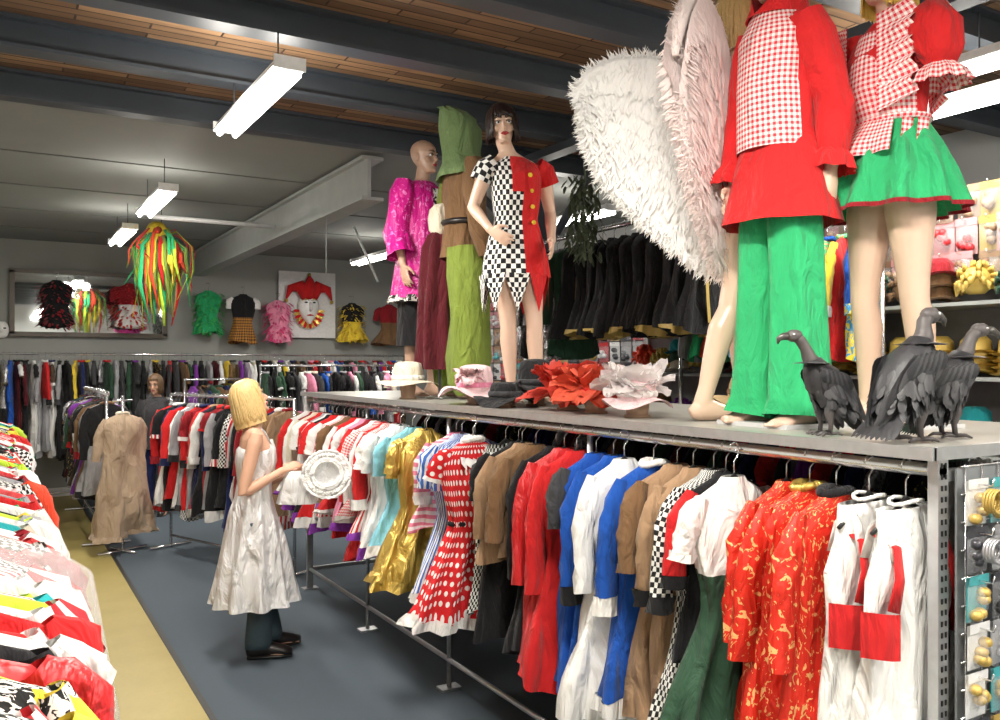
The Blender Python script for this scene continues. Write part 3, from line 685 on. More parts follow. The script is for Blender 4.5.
for sx in (-1, 1): b.tube([(sx*.09, 0, .92), (sx*.1, 0, .75), (sx*.11, .0, .5), (sx*.115, -.01, .25), (sx*.11, -.01, .1), (sx*.105, 0, .04)], [(.11, .13), (.12, .13), (.12, .125), (.125, .13), (.11, .12), (.08, .09)], OLIVE, 30, side=(1, 0, 0), cap=False, rip=lambda t, i: .1*sin(4*t+i*1.9)+.04*sin(9*t-i))
b.build('green_trousers', e)
b=MB(); b.M=S@Matrix.Translation((0, 0, 1.5))
rows=[]
for z, rx, ry, cy in ((-.14, .21, .15, 0), (-.10, .20, .145, 0), (-.05, .15, .125, 0), (.0, .105, .115, -.01), (.08, .105, .125, -.01), (.16, .108, .13, -.015), (.22, .09, .115, -.03), (.265, .06, .085, -.06), (.29, .03, .05, -.10), (.285, .015, .02, -.15)):
    g=32 if .03<z<.19 else 0
    arc=(math.radians(90+g), math.radians(450-g))
    rows.append([(rx*cos(t)*(1+.05*sin(7*t+z*9)), cy+ry*sin(t)*(1+.05*sin(7*t+z*9)), z) for t in [arc[0]+(arc[1]-arc[0])*j/39 for j in range(40)]])
b.rows(rows, fab('hood_green', .17, .26, .11), False); b.build('green_hood', e, solid=.004)
e=empty('maroon_cloak_on_stand', (2.50, 4.98, PZ)); b=MB()
loft(b, [(1.10, 0, 0, .03, .03, .05), (1.06, 0, 0, .08, .06, .1), (.98, 0, 0, .11, .09, .13), (.6, 0, 0, .135, .11, .15), (.19, 0, 0, .155, .13, .16)], MAROON, k=7, n=56); b.build('cloak', e)
b=MB(); b.tube([(0, 0, .0), (0, 0, .012), (0, 0, .014), (0, 0, 1.1)], [.09, .09, .012, .012], STEEL, 12); b.build('stand', e)
b=MB(); b.tube([(0, 0, 1.27), (.005, 0, 1.24), (.01, 0, 1.17), (.01, 0, 1.09), (0, 0, 1.05)], [.04, .07, .085, .075, .04], CREAM, 18, rip=lambda t, i: .12*sin(5*t+i)); b.build('cream_puff_sleeve', e)

# ---- mannequin harlequin woman
aR=dict(el=(.245, -.06, 1.15), wr=(.175, .08, 1.0), hd=(-.12, .10, -.10), pn=(-.6, -.3, 0), th=(0, .2, 1), curl=.3)
aL=dict(el=(-.235, -.05, 1.13), wr=(-.19, .10, .94), hd=(.05, .16, -.14), pn=(.8, -.2, 0), th=(.0, 1, .4), curl=.3)
e, S, MH=figure('mannequin_harlequin_dress', (2.63, 4.25, PZ), math.radians(165), 1.74, SKP, dict(R=aR, L=aL), hrot=(-.08, .10, -.15),
    legs=dict(L=dict(knee=(-.10, .05, .48), ankle=(-.12, .05, .085), fy=.2), R=dict(knee=(.05, .012, .48), ankle=(.02, -.02, .085), fy=-.1)), lip=(.5, .02, .03), hoff=(.075, 0))
hair(e, MH, M_('black_hair', (.025, .014, .012), rough=.35, scale=60, bump=.3), lambda p: (.150 if abs((p+pi)%(2*pi)-pi)<.75 else .028), nc=150, rx=.092, ry=.108, flare=.10, seed=4, wid=.009)
b=MB(); b.M=S
A=[(1.44, .02, -.003, .08, .06, 0), (1.40, 0, 0, .150, .08, 0), (1.32, 0, .012, .152, .118, 0), (1.22, 0, .014, .148, .122, .01), (1.08, 0, 0, .130, .10, .02), (.96, 0, -.01, .165, .13, .03), (.84, 0, -.01, .19, .155, .05), (.74, 0, -.01, .20, .17, .07)]
loft(b, A, CHECK, arc=(-pi*.5, pi*.52), n=26); loft(b, A, RED, arc=(pi*.52, pi*1.5), n=26)
loft(b, [(z, cx, cy, hw*1.02, hd*1.02, r_) for z, cx, cy, hw, hd, r_ in A[:4]], RED, arc=(pi*.38, pi*.56), n=10)
for a in range(9):
    t=2*pi*a/9+pi/4.5; c=V((.20*cos(t), -.01+.17*sin(t), .75)); tt=V((-sin(t), cos(t), 0))*.078
    b.rows([[c-tt, c, c+tt], [c-tt*.5+V((0, 0, -.11)), c+V((0, 0, -.11)), c+tt*.5+V((0, 0, -.11))], [c+V((0, 0, -.22))-tt*.03, c+V((0, 0, -.22)), c+V((0, 0, -.22))+tt*.03]], CHECK if cos(t)>-.2 else RED, False)
for q in range(4): b.sph((-.05-.01*q, .130-.008*q, 1.32-.09*q), (.014, .008, .014), YELL, 10)
for sx in (-1, 1): b.tube([(sx*.13, 0, 1.40), (sx*.18, -.005, 1.37), (sx*.21, -.02, 1.30)], [.06, .066, .068], (RED if sx<0 else CHECK), 14, side=(0, 1, 0), cap=False)
b.build('harlequin_tunic', e)

# ---- angel mannequin with wings
FEA=M_('white_feather', (.94, .93, .92), rough=.9, var=.03, bump=.1, scale=60); FEA2=M_('blush_feather', (.94, .82, .80), rough=.9, var=.05, bump=.1, scale=60)
for m in (FEA, FEA2):
    bs=m.node_tree.nodes['Principled BSDF']; bs.inputs['Specular IOR Level'].default_value=.1; bs.inputs['Sheen Weight'].default_value=.5
AX, AY=2.62, 2.50
e, S, MH=figure('mannequin_angel', (AX, AY, PZ), math.radians(-112), 1.75, SKP, dict(R=dict(el=(.20, .05, 1.12), wr=(.17, .20, .97), pn=(-1, 0, 0), th=(0, 1, 0), curl=.3), L=hang(-1)), hrot=(0, 0, 0),
    legs=dict(R=dict(knee=(.09, -.06, .48), ankle=(.10, -.19, .085), fy=.0), L=dict(knee=(-.08, .06, .48), ankle=(-.08, .06, .085), fy=.2)))
b=MB(); b.M=S
loft(b, [(1.40, 0, 0, .155, .085, 0), (1.30, 0, .012, .155, .118, 0), (1.22, 0, .014, .152, .122, .01), (1.08, 0, 0, .135, .10, .02), (.96, 0, -.01, .17, .13, .04), (.86, 0, -.01, .19, .15, .08)], WHITE)
b.build('white_dress', e)
hair(e, MH, BLOND, lambda p: (.16 if abs((p+pi)%(2*pi)-pi)<.75 else -.02), nc=80)
def wing(e, root, out, nrm, m, sc=1., seed=0, W=.52, hs=1., drop=.72):
    r=random.Random(seed); b=MB(); out=V(out).normalized(); nrm=V(nrm).normalized(); up=V((0, 0, 1)); root=V(root)
    LE=[(0, 0), (.04, .14), (.12, .25), (.24, .31), (.36, .30), (.45, .21), (.50, .06)]
    LE=[(a*W/.5, c*hs) for a, c in LE]
    def le(t):
        x=t*(len(LE)-1); i=min(int(x), len(LE)-2); q=x-i; return (LE[i][0]+(LE[i+1][0]-LE[i][0])*q, LE[i][1]+(LE[i+1][1]-LE[i][1])*q)
    def tipf(t): return (.02+(W-.06)*sin(t*pi/2), -drop+(drop-.08)*t)
    P=lambda a, c, o=0: root+out*(a*sc)+up*(c*sc)+nrm*o
    b.tube([P(*le(i/14)) for i in range(15)], [.03]*13+[.02, .012], m, 10)
    for layer in range(8):
        fl=1-.115*layer; off=.004+.006*layer
        for sd in (1, -1):
            N=58
            for i in range(N):
                t=(i+r.random())/N; a, c=le(t); tp=tipf(t); d=V((tp[0]-a, 0, tp[1]-c)); dl=d.length
                L=dl*.26*r.uniform(.85, 1.2); st=max(0, dl*fl-L); dn=d.normalized(); px, pz=a+dn.x*st, c+dn.z*st
                dd=out*(dn.x+r.uniform(-.12, .12))+up*(dn.z+r.uniform(-.12, .12))
                b.feather(P(px, pz, off*sd), dd, nrm*sd, L*sc, .034*sc*r.uniform(.8, 1.3), m, .05+r.uniform(-.04, .06))
    for i in range(2800):
        t=r.random(); a, c=le(t)
        if r.random()<.62:
            aa, cc=tipf(t); ang=math.atan2(-1+.6*t, .3+.7*t)
        else: aa, cc=a, c; ang=math.atan2(1-.4*t, -.5+1.5*t)
        ang+=r.gauss(0, .6); d=out*cos(ang)+up*sin(ang)+nrm*r.uniform(-.5, .5)
        b.tuft(P(aa+r.uniform(-.03, .012), cc+r.uniform(-.012, .03), r.uniform(-.02, .02)), d, nrm, r.uniform(.02, .05)*sc, .005, m, r.uniform(-.4, .4))
    for i in range(1800):
        t=r.random(); q=r.random(); a, c=le(t); tp=tipf(t); s_=r.choice((-1, 1))
        b.tuft(P(a+(tp[0]-a)*q, c+(tp[1]-c)*q, s_*(.03+.015*(1-q))), out*(tp[0]-a+r.uniform(-.3, .3))+up*(tp[1]-c)+nrm*s_*.12, nrm*s_, r.uniform(.03, .06), .008, m, .2)
    b.build('feather_wing', e, recalc=False)
wing(e, (-.04, -.10, 1.30), (-.18, -1, 0), (1, -.18, 0), FEA, 1.0, 1, W=.56, hs=.55, drop=.70)
wing(e, (.08, -.10, 1.30), (.62, -.78, 0), (.78, .62, 0), FEA2, 1.0, 2, W=.36, hs=1.0, drop=.74)

# ---- elf-like mannequin: red tunic, gingham bib, green trousers
e, S, MH=figure('mannequin_red_elf_costume', (2.475, 2.155, PZ), math.radians(88), 1.78, SKP, dict(R=dict(el=(.19, -.02, 1.12), wr=(.18, .05, .89), pn=(-1, 0, 0), th=(0, 1, 0), curl=.4), L=dict(el=(-.18, -.07, 1.12), wr=(-.18, -.05, .90), pn=(1, 0, 0), th=(0, 1, 0), curl=.4)), hrot=(0, 0, 0), shoulders=.125, slim=.82)
b=MB(); b.M=S
loft(b, [(1.49, 0, -.005, .07, .065, 0), (1.44, 0, 0, .13, .09, 0), (1.38, 0, .005, .155, .12, .01), (1.2, 0, .01, .145, .13, .03), (1.05, 0, 0, .14, .12, .03), (.92, 0, 0, .175, .15, .03), (.72, 0, 0, .215, .19, .05)], RED, k=7)
for sx, ex, wy in ((1, .19, .05), (-1, .18, -.05)):
    sleeve(b, (sx*.125, 0, 1.395), (sx*ex, -.01 if sx>0 else -.07, 1.12), (sx*ex, wy, .90), RED, .078, .066, .05, .92, n=30, rp=.06)
    b.tube([(sx*ex, wy-.01, .99), (sx*ex, wy-.005, .96), (sx*ex, wy, .93), (sx*ex, wy+.005, .885)], [.042, .048, .070, .082], RED, 40, side=(0, 1, 0), cap=False, rip=lambda th, i: (.0, .03, .08, .12)[i]*sin(9*th))
b.build('red_tunic', e)
b=MB(); b.M=S
loft(b, [(1.48, 0, 0, .095, .10, 0), (1.38, 0, .005, .150, .135, 0), (1.2, 0, .01, .142, .147, .01), (.98, 0, 0, .150, .152, .01)], GING, arc=(pi*.02, pi*.90), n=26); b.build('gingham_bib', e)
b=MB(); b.M=S
for sx in (-1, 1): b.tube([(sx*.06, 0, .84), (sx*.068, 0, .72), (sx*.078, .0, .5), (sx*.085, -.0, .25), (sx*.09, .0, .1), (sx*.095, .01, .03)], [(.07, .09), (.085, .10), (.083, .095), (.09, .105), (.10, .12), (.115, .14)], GREEN, 40, side=(1, 0, 0), cap=False, rip=lambda th, i: .09*sin(5*th+i*.5)*min(1, i*.6))
b.build('green_trousers', e)
b=MB(); b.M=MH; rows=[]
for z, rx, ry, cy in ((-.06, .11, .12, 0), (.02, .09, .105, -.005), (.10, .092, .115, -.01), (.17, .095, .118, -.01), (.22, .08, .1, -.02), (.27, .05, .065, -.04), (.34, .025, .03, -.07)):
    g=45 if .0<z<.2 else 0; arc=(math.radians(90+g), math.radians(450-g))
    rows.append([(rx*cos(t), cy+ry*sin(t), z) for t in [arc[0]+(arc[1]-arc[0])*j/35 for j in range(36)]])
b.rows(rows, RED, False); b.sph((0, -.08, .36), .03, YELL); b.build('red_hood', e, solid=.004)
b=MB(); b.box((0, .0, .008), (.34, .3, .016), M_('mannequin_base', (.6, .6, .6), rough=.2)); b.build('base_plate', e)

# ---- girl costume: gingham pinafore, green skirt
e, S, MH=figure('mannequin_green_skirt_costume', (2.79, 1.93, PZ), math.radians(80), 1.76, SKP, {},
    legs=dict(R=dict(knee=(.09, .03, .48), ankle=(.10, .0, .085), fy=-.2), L=dict(knee=(-.08, -.03, .48), ankle=(-.08, -.08, .085), fy=.2)))
hair(e, MH, M_('yellow_hair', (.75, .5, .1), rough=.5), lambda p: (.15 if abs((p+pi)%(2*pi)-pi)<.75 else -.02), nc=80)
b=MB(); b.M=S
loft(b, [(1.45, 0, -.003, .08, .06, 0), (1.40, 0, 0, .155, .085, 0), (1.32, 0, .012, .158, .12, 0), (1.22, 0, .014, .150, .125, .01), (1.08, 0, 0, .135, .10, .01)], RED)
for sx in (-1, 1):
    b.tube([(sx*.12, 0, 1.41), (sx*.16, 0, 1.40), (sx*.19, -.005, 1.35), (sx*.20, -.01, 1.28), (sx*.20, -.015, 1.23)], [.05, .08, .09, .08, .05], RED, 28, side=(0, 1, 0), cap=True, rip=lambda th, i: .06*sin(9*th))
    b.tube([(sx*.20, -.015, 1.24), (sx*.201, -.015, 1.21), (sx*.203, -.015, 1.17)], [.05, .08, .095], GING, 44, side=(0, 1, 0), cap=False, rip=lambda th, i: (0, .08, .14)[i]*sin(11*th))
    for Y0, sg in ((.13, 1), (-.11, -1)):
        sh=[[(sx*(.07+q*.1), Y0*(1-q*.35)+sg*.02*sin(k2*1.6)*q, 1.44-.34*k2/20+q*.03) for q in (0, .3, .6, .9, 1.15)] for k2 in range(21)]
        b.rows(sh, GING, False)
b.build('red_blouse', e)
b=MB(); b.M=S
loft(b, [(1.40, 0, .01, .09, .10, 0), (1.3, 0, .012, .13, .125, 0), (1.2, 0, .014, .152, .133, .01), (1.09, 0, .0, .14, .108, .01)], GING, arc=(pi*.05, pi*.95), n=20)
loft(b, [(1.09, 0, .0, .14, .112, .01), (1.0, 0, 0, .185, .18, .06), (.95, 0, 0, .195, .20, .1)], GING, arc=(pi*.25, pi*.75), n=30)
b.tube([(.137*cos(a), .103*sin(a), 1.085) for a in [k*2*pi/24 for k in range(25)]], [(.02, .012)]*25, GING, 8)
for s_ in (0, 1): b.rows([[(-.14-s_*.02-.06*t, .06-s_*.05+x+.02*sin(t*9), 1.07-t) for x in (-.025, 0, .025)] for t in (0, .05, .1, .15, .2)], GING, False)
b.build('gingham_pinafore', e)
b=MB(); b.M=S
loft(b, [(1.09, 0, 0, .13, .10, .0), (1.0, 0, -.005, .175, .155, .04), (.9, 0, -.005, .215, .20, .07), (.775, 0, -.005, .25, .24, .09)], GREEN, k=11, n=120)
loft(b, [(.778, 0, -.005, .252, .242, .09), (.762, 0, -.005, .255, .245, .09)], DRED, k=11, n=120, sub=1)
b.build('green_skirt', e)
b=MB(); b.box((0, .0, .008), (.36, .32, .016), M_('mannequin_base', (.6, .6, .6), rough=.2)); b.build('base_plate', e)

# ================================================================ VULTURES
FB=M_('black_plumage', (.028, .028, .032), rough=.5, scale=60, bump=.4, var=.4); FG=M_('grey_plumage', (.06, .06, .065), rough=.55, scale=50)
HS=M_('vulture_head_skin', (.08, .07, .07), rough=.5)
def vulture(loc, yaw, sc, seed, lean=0., neck=0.):
    r=random.Random(seed); b=MB(); b.M=Matrix.Scale(sc, 4)
    b.tube([(-.085, 0, .06), (-.065, 0, .10), (-.03, 0, .15), (.012, 0, .205), (.038, 0, .245), (.048, 0, .275)], [(.02, .015), (.045, .038), (.064, .06), (.068, .066), (.048, .046), (.03, .03)], FB, 16, side=(0, 1, 0))
    hx=.05+lean; N=neck
    b.tube([(.04, 0, .25), (.062, 0, .285), (.062+lean*.4, 0, .315+N*.5), (hx+.012, 0, .342+N), (hx+.03, 0, .358+N)], [.034, .025, .02, .019, .02], HS, 12, side=(0, 1, 0))
    b.sph((hx+.037, 0, .360+N), (.031, .023, .024), HS, 14)
    b.tube([(hx+.055, 0, .359+N), (hx+.08, 0, .357+N), (hx+.097, 0, .348+N), (hx+.10, 0, .330+N)], [(.014, .015), (.011, .014), (.008, .010), (.002, .003)], M_('beak', (.06, .055, .05), rough=.3), 10, side=(0, 1, 0))
    for s_ in (-1, 1): b.sph((hx+.048, s_*.021, .365+N), .004, EYEW, 8)
    for i in range(90):
        a=r.random()*2*pi; d=V((cos(a), sin(a), -.5)); b.feather((.05+.025*cos(a), .028*sin(a), .268), d, (0, 0, 1), r.uniform(.03, .05), .018, FG, .3)
    for i in range(170):
        a=r.uniform(0, 2*pi); t=r.random(); c=V((-.07+.10*t, 0, .09+.14*t)); rr=.045+.022*sin(t*pi); nn=V((cos(a)*.8, sin(a), cos(a)*-.5))
        b.feather(c+nn.normalized()*rr, V((-.35, sin(a)*.15, -.9)), nn, .048, .024, FB if i%3 else FG, .1)
    for s_ in (-1, 1):
        for layer, (L, off) in enumerate(((.20, .0), (.15, .006), (.10, .012), (.06, .017))):
            for i in range(11):
                t=i/10; b.feather((.045-.085*t, s_*(.058+off-.012*t), .245-.015*t-layer*.002), V((-.25-.25*t, -s_*.10, -.95+.15*t)), (0, s_, .1), L*(.8+.3*t), .032, FB if (i+layer)%2 else FG, -.05)
        b.tube([(-.01, s_*.03, .12), (.0, s_*.035, .08), (-.005, s_*.035, .045), (.0, s_*.035, .008)], [.028, .02, .009, .008], HS, 8)
        for a in (-.5, 0, .5, pi): b.tube([(.0, s_*.035, .01), (.03*cos(a), s_*.035+.03*sin(a), .012), (.048*cos(a), s_*.035+.048*sin(a), .004)], [.007, .006, .003], HS, 6)
    for i in range(9): b.feather((-.07, (i-4)*.008, .09), (-.75, (i-4)*.07, -.65), (0, 0, 1), .11, .028, FB, -.05)
    b.build('vulture_figure', loc=loc, rz=yaw, recalc=False)
lf=math.radians(149)
vulture((2.24, 1.775, PZ), lf+.15, .87, 1, lean=.03)
vulture((2.265, 1.505, PZ), lf+pi+.5, 1.08, 2, lean=.0, neck=-.02)
vulture((2.50, 1.53, PZ), lf+pi+.1, .94, 3, lean=.02, neck=-.01)

# ================================================================ HATS ON PLATFORM
def hat(name, loc, brim, cr, ch, m, band=None, wav=.0, kw=3, tilt=0, extra=None, stand=.07, rz=0):
    e=empty(name, loc, rz); b=MB(); b.M=Matrix.Translation((0, 0, stand))@Matrix.Rotation(tilt, 4, 'X'); rows=[]
    for q, h in ((brim, -.012), (brim*.93, -.006), ((brim+cr)/2, .004), (cr*1.05, .008), (cr, .02), (cr*.97, ch*.6), (cr*.85, ch*.92), (cr*.5, ch), (.01, ch*1.02)):
        ww=wav*max(0, (q-cr)/(brim-cr+.001)); rows.append([(q*cos(t), q*sin(t), h+ww*sin(kw*t)) for t in [j*2*pi/48 for j in range(48)]])
    b.rows(rows, m, True, (0, 1))
    if band: b.tube([(cr*1.02*cos(a), cr*1.02*sin(a), .03) for a in [k*2*pi/28 for k in range(29)]], [(.014, .006)]*29, band, 8, side=(0, 0, 1))
    if extra: extra(b)
    b.build('hat', e)
    b=MB(); b.tube([(0, 0, 0), (0, 0, .01), (0, 0, .012), (0, 0, stand*.6), (0, 0, stand+ch*.5), (0, 0, stand+ch*.7)], [.055, .055, .045, .05, .055, .03], M_('hat_form', (.42, .27, .18), rough=.5), 16); b.build('display_form', e)
def petals(m, n, R0, L, w, h0, seed=0, u0=-.2, u1=1.1, off=(0, 0)):
    def f(b):
        r=random.Random(seed)
        for i in range(n):
            a=r.random()*2*pi; up=r.uniform(u0, u1); rows=[]; tw=r.uniform(-.5, .5); l=L*r.uniform(.7, 1.15)*(1-.25*max(0, up))
            for t in (0, .2, .4, .6, .8, 1):
                ww=w*sin(pi*(.12+.80*t))*.5; cx=R0*.4+l*t; z=h0+l*t*up*.8-.3*l*t*t
                rows.append([(off[0]+(cx)*cos(a)-s_*ww*sin(a), off[1]+cx*sin(a)+s_*ww*cos(a), z+.012*sin(s_*5+t*7+i)+tw*s_*ww) for s_ in (-1, -.5, 0, .5, 1)])
            b.rows(rows, m, False)
    return f
ORG=M_('red_organza', (.62, .05, .03), rough=.5, alpha=.85); ORG2=M_('coral_organza', (.70, .10, .05), rough=.5, alpha=.85); TUL=M_('white_tulle', (.86, .80, .80), alpha=.5)
hat('white_sun_hat', (2.29, 5.02, PZ), .21, .10, .13, CREAM, WHITE, .012, 3, rz=.2, stand=.11)
hat('pink_feather_hat', (2.31, 4.16, PZ), .21, .10, .14, PALEP, PINK, .03, 4, extra=petals(PALEP, 20, .02, .10, .07, .08, 3, off=(-.06, -.05)), stand=.08)
hat('black_wide_hat', (2.52, 3.86, PZ), .23, .10, .15, BLACK, DGREY, .03, 4, stand=.10)
hat('black_bow_hat', (2.29, 3.80, PZ), .17, .085, .09, BLACK, DGREY, .03, stand=.04, extra=petals(DGREY, 8, .02, .09, .06, .06, 13))
hat('red_organza_hat', (2.42, 3.42, PZ), .17, .08, .08, ORED, RED, .03, 4, extra=petals(ORG, 50, .06, .21, .14, .03, 5, -.2, 1.7))
hat('red_organza_hat', (2.36, 3.12, PZ), .14, .08, .08, ORED, RED, .03, 4, extra=petals(ORG2, 44, .06, .19, .14, .04, 6, -.2, 1.7))
hat('white_tulle_hat', (2.33, 2.79, PZ), .15, .08, .10, PALEP, WHITE, .02, extra=petals(TUL, 40, .05, .18, .15, .05, 7, .2, 2.2))
hat('straw_hat', (2.95, 2.75, PZ), .18, .09, .1, M_('straw', (.5, .36, .18), scale=90), BROWN, .02)

# ================================================================ UPPER RAIL WITH BLACK/GOLD COSTUMES
e=empty('upper_clothes_rail', (3.65, 3.5, 0)); b=MB(); b.tube([(0, 0, 2.74), (0, 2.1, 2.74)], .016, CHROME, 10)
for y in (0, 2.1): b.tube([(0, y, 0), (0, y, 2.74)], .016, CHROME, 8); b.tube([(-.2, y, .02), (.2, y, .02)], .016, CHROME, 8)
b.build('rail_frame', e)
GT=M_('gold_braid', (.50, .36, .10), rough=.5, bump=.4)
b=MB()
for i in range(11):
    b.M=Matrix.Translation((-.03, .2+i*.125, 2.74))@Matrix.Rotation(R.uniform(.15, .5), 4, 'Z')
    garment(b, BLACK, L=.66, w=.20, waist=1.0, flare=1.45, sl=0, hem=GT if i%2 else None, front=GT, fw=.04, seed=i+9, n=30, t=.05, rip=.35)
b.build('black_gold_capes', e)
b=MB()
for i in range(5):
    b.M=Matrix.Translation((.0, 1.6+i*.1, 2.74)); garment(b, [DGREEN, SEQ, GREY, BLACK, SEQ][i], L=.8, seed=i+80, n=18)
b.build('dark_costumes', e)
b=MB(); r=random.Random(5); LEAF=M_('dark_leaf', (.05, .065, .035), rough=.5)
for i in range(260):
    z=-.52*r.random(); b.feather((r.uniform(-.09, .09), r.uniform(-.09, .09), z), (r.uniform(-1, 1), r.uniform(-1, 1), -.6), (0, 0, 1), .07, .022, LEAF, -.3)
b.tube([(0, 0, .35), (0.02, 0, 0), (0, 0, -.3), (.02, 0, -.52)], .008, LEAF, 6); b.build('hanging_leaf_garland', loc=(3.30, 4.50, 3.03))

# ================================================================ RIGHT ACCESSORY SHELVING
WIRE=CHROME
CL=M_('clear_pack', (.7, .72, .75), rough=.2, bump=.3, scale=30, alpha=.22)
PK=[M_('pack_teal', (.05, .35, .38), rough=.3), M_('pack_gold', (.55, .38, .10), rough=.4, metal=.3), M_('pack_white', (.75, .75, .75), rough=.3), M_('pack_dark', (.04, .04, .05), rough=.3), M_('pack_red', (.55, .03, .04), rough=.3), M_('pack_brown', (.22, .12, .07), rough=.4), M_('pack_pink', (.60, .28, .30), rough=.3), M_('pack_silver', (.5, .5, .52), rough=.3, metal=.6), M_('pack_tan', (.36, .24, .15), rough=.5)]
def pack(b, c, w, h, t, m, face, content):
    face=V(face); sd=V((0, 0, 1)).cross(face); c=V(c)
    rows=[]
    for q in range(7):
        v=q/6; z=-h*v; bulge=t*sin(pi*min(1, max(0, v-.15)/.85)); rows.append([c+sd*(w*(u-.5))+V((0, 0, z))+face*(bulge*sin(pi*u)) for u in [k/6 for k in range(7)]])
    b.rows(rows, CL, False)
    b.rows([[c+sd*(w*(u-.5))+V((0, 0, z))-face*.004 for u in (0, .5, 1)] for z in (0, -h)], m, False, smooth=False)
    b.rows([[c+sd*(w*(u-.5))+V((0, 0, z))+face*.004 for u in (0, .5, 1)] for z in (0.005, -h*.18)], m, False, smooth=False)
    r=R
    for k in range(4):
        b.sph(c+sd*r.uniform(-w*.25, w*.25)+V((0, 0, -h*r.uniform(.3, .85)))+face*t*.3, (w*.2, w*.2, h*.13), content, 8)
    b.tube([c+V((0, 0, -.01))-face*.03, c+V((0, 0, -.01))+face*.04, c+V((0, 0, .01))+face*.045], .0025, WIRE, 5)
e=empty('accessory_end_panel', (2.74, 1.325, 0)); b=MB()
b.box((0, .008, .8), (1.06, .006, 1.44), M_('panel_board', (.22, .23, .24), rough=.5))
for i in range(14): b.tube([(-.5+i*.078, .0, .1), (-.5+i*.078, .0, 1.53)], .0025, WIRE, 5)
for i in range(20): b.tube([(-.52, 0, .1+i*.075), (.52, 0, .1+i*.075)], .0025, WIRE, 5)
b.build('wire_grid', e)
b=MB()
for row in range(11):
    for col in range(10): pack(b, (-.49+col*.105+R.uniform(-.006, .006), -.028-.006*(col%2), 1.49-row*.128), .092, .118, .026, PK[2] if R.random()<.3 else R.choice(PK[:4]+[PK[7], PK[3]]), (0, -1, 0), PK[1] if row==0 else R.choice([PK[7], PK[3], PK[0], PK[7], PK[3], PK[1]]))
b.build('jewellery_packs', e)
for row in (0, 1):
    b=MB()
    for col in range(10):
        for k in range(4): b.tube([(-.49+col*.105+.03*cos(a), -.06-.008*k, 1.44-row*.13+.03*sin(a)) for a in [q*2*pi/14 for q in range(15)]], .0035, PK[1] if row==0 else PK[7], 6)
    b.build('bangle_rings', e)
e=empty('accessory_shelving', (4.75, 3.6, 0)); b=MB(); PAN=M_('slat_panel', (.16, .15, .15), rough=.5)
b.box((0.03, 0, 1.4), (.04, 3.9, 2.8), PAN)
for z in (.1, .5, .9, 1.3, 1.72, 2.12): b.box((-.17, 0, z), (.36, 3.9, .02), LSTEEL)
for y in (-1.95, 0, 1.95): b.box((0, y, 1.4), (.05, .05, 2.84), STEEL)
b.build('shelf_frame', e)
b=MB()
for row in range(3):
    for col in range(30):
        pack(b, (-.05-.08*R.random(), -1.87+col*.128, 2.80-row*.19), .125, .20, .05, R.choice([PK[8], PK[1], PK[5], PK[6], PK[8]]), (-1, 0, 0), R.choice([PK[5], PK[1], PK[8], PK[8], PK[4]]))
b.build('hanging_packets', e)
b=MB()
def wig(b, c, m, s=1, seed=0):
    r=random.Random(seed)
    for i in range(60):
        a=r.random()*2*pi; el=r.uniform(-.5, 1.4); d=V((cos(a)*cos(el), sin(a)*cos(el), sin(el))); p=V(c)+d*.075*s
        b.tube([p, p+d*.03*s, p+d*.035*s+V((0, 0, -.03*s))], [.016*s, .015*s, .006*s], m, 6)
    b.sph(c, .082*s, m, 10)
def shathat(b, c, m, brim=.16, cr=.08, ch=.1):
    rows=[]
    for q, h in ((brim, .01), (brim*.8, 0), (cr*1.05, .0), (cr, .02), (cr*.95, ch*.7), (cr*.6, ch), (.01, ch)): rows.append([(c[0]+q*cos(t), c[1]+q*sin(t), c[2]+h+.012*sin(2*t)*(q>cr)) for t in [j*2*pi/24 for j in range(24)]])
    b.rows(rows, m, True, (0, 1))
GOLDP=M_('gold_hat_plastic', (.55, .38, .08), rough=.45)
cols=[GOLDP, GOLDP, BROWN, PURP, BLUE, DRED, CREAM, PINK, BLACK, DGREEN, ORED, M_('straw', (.5, .36, .18), scale=90), TEAL, BROWN]
for si, z in enumerate((1.31, 1.73, 2.13)):
    for k in range(18):
        y=-1.80+k*.21
        if si==1 and k<9: 
            for q in range(4): shathat(b, (-.19, y, z+.02+q*.035), GOLDP if k!=2 else PURP, .12)
        elif (k+si)%3==0: wig(b, (-.18, y, z+.12), cols[(k*3+si)%14], 1, k)
        elif (k+si)%3==1:
            for q in range(3): shathat(b, (-.19, y, z+.02+.07*q), cols[(k*5+si+3*q)%14], .12)
        else: wig(b, (-.18, y, z+.10), cols[(k*7+si)%14], .9, k+20)
b.build('hats_and_wigs', e)
e=empty('clown_costume_rail', (4.2, 3.05, 0)); b=MB(); b.tube([(0, -.1, 2.62), (0, 1.5, 2.62)], .014, CHROME, 8)
for y in (-.1, 1.5): b.tube([(0, y, 0), (0, y, 2.62)], .014, CHROME, 8)
b.build('rail_frame', e)
MULTI=pattern('clown_multicolour', 'brocade', (.75, .60, .05), (.05, .3, .6), 26, th=.5); MULTI2=pattern('clown_dots', 'dots', (.1, .5, .2), (.85, .2, .1), 18)
b=MB(); sq=[MULTI, RED, MULTI2, BLUE, YELL, MULTI, WHITE, LBLUE, MULTI2, ORED, GREEN, GREY]
for i in range(12):
    b.M=Matrix.Translation((0, .02+i*.12, 2.62))@Matrix.Rotation(.3, 4, 'Z'); garment(b, sq[i], L=.7, sl=.4, sm=sq[(i+3)%12], collar=sq[(i+1)%12], cuff=sq[(i+5)%12], seed=i+33, n=20)
b.build('clown_costumes', e)
e=empty('wall_accessory_display', (6.27, 8, 0)); b=MB()
b.box((.01, 0, 1.7), (.02, 8.4, 2.2), PAN)
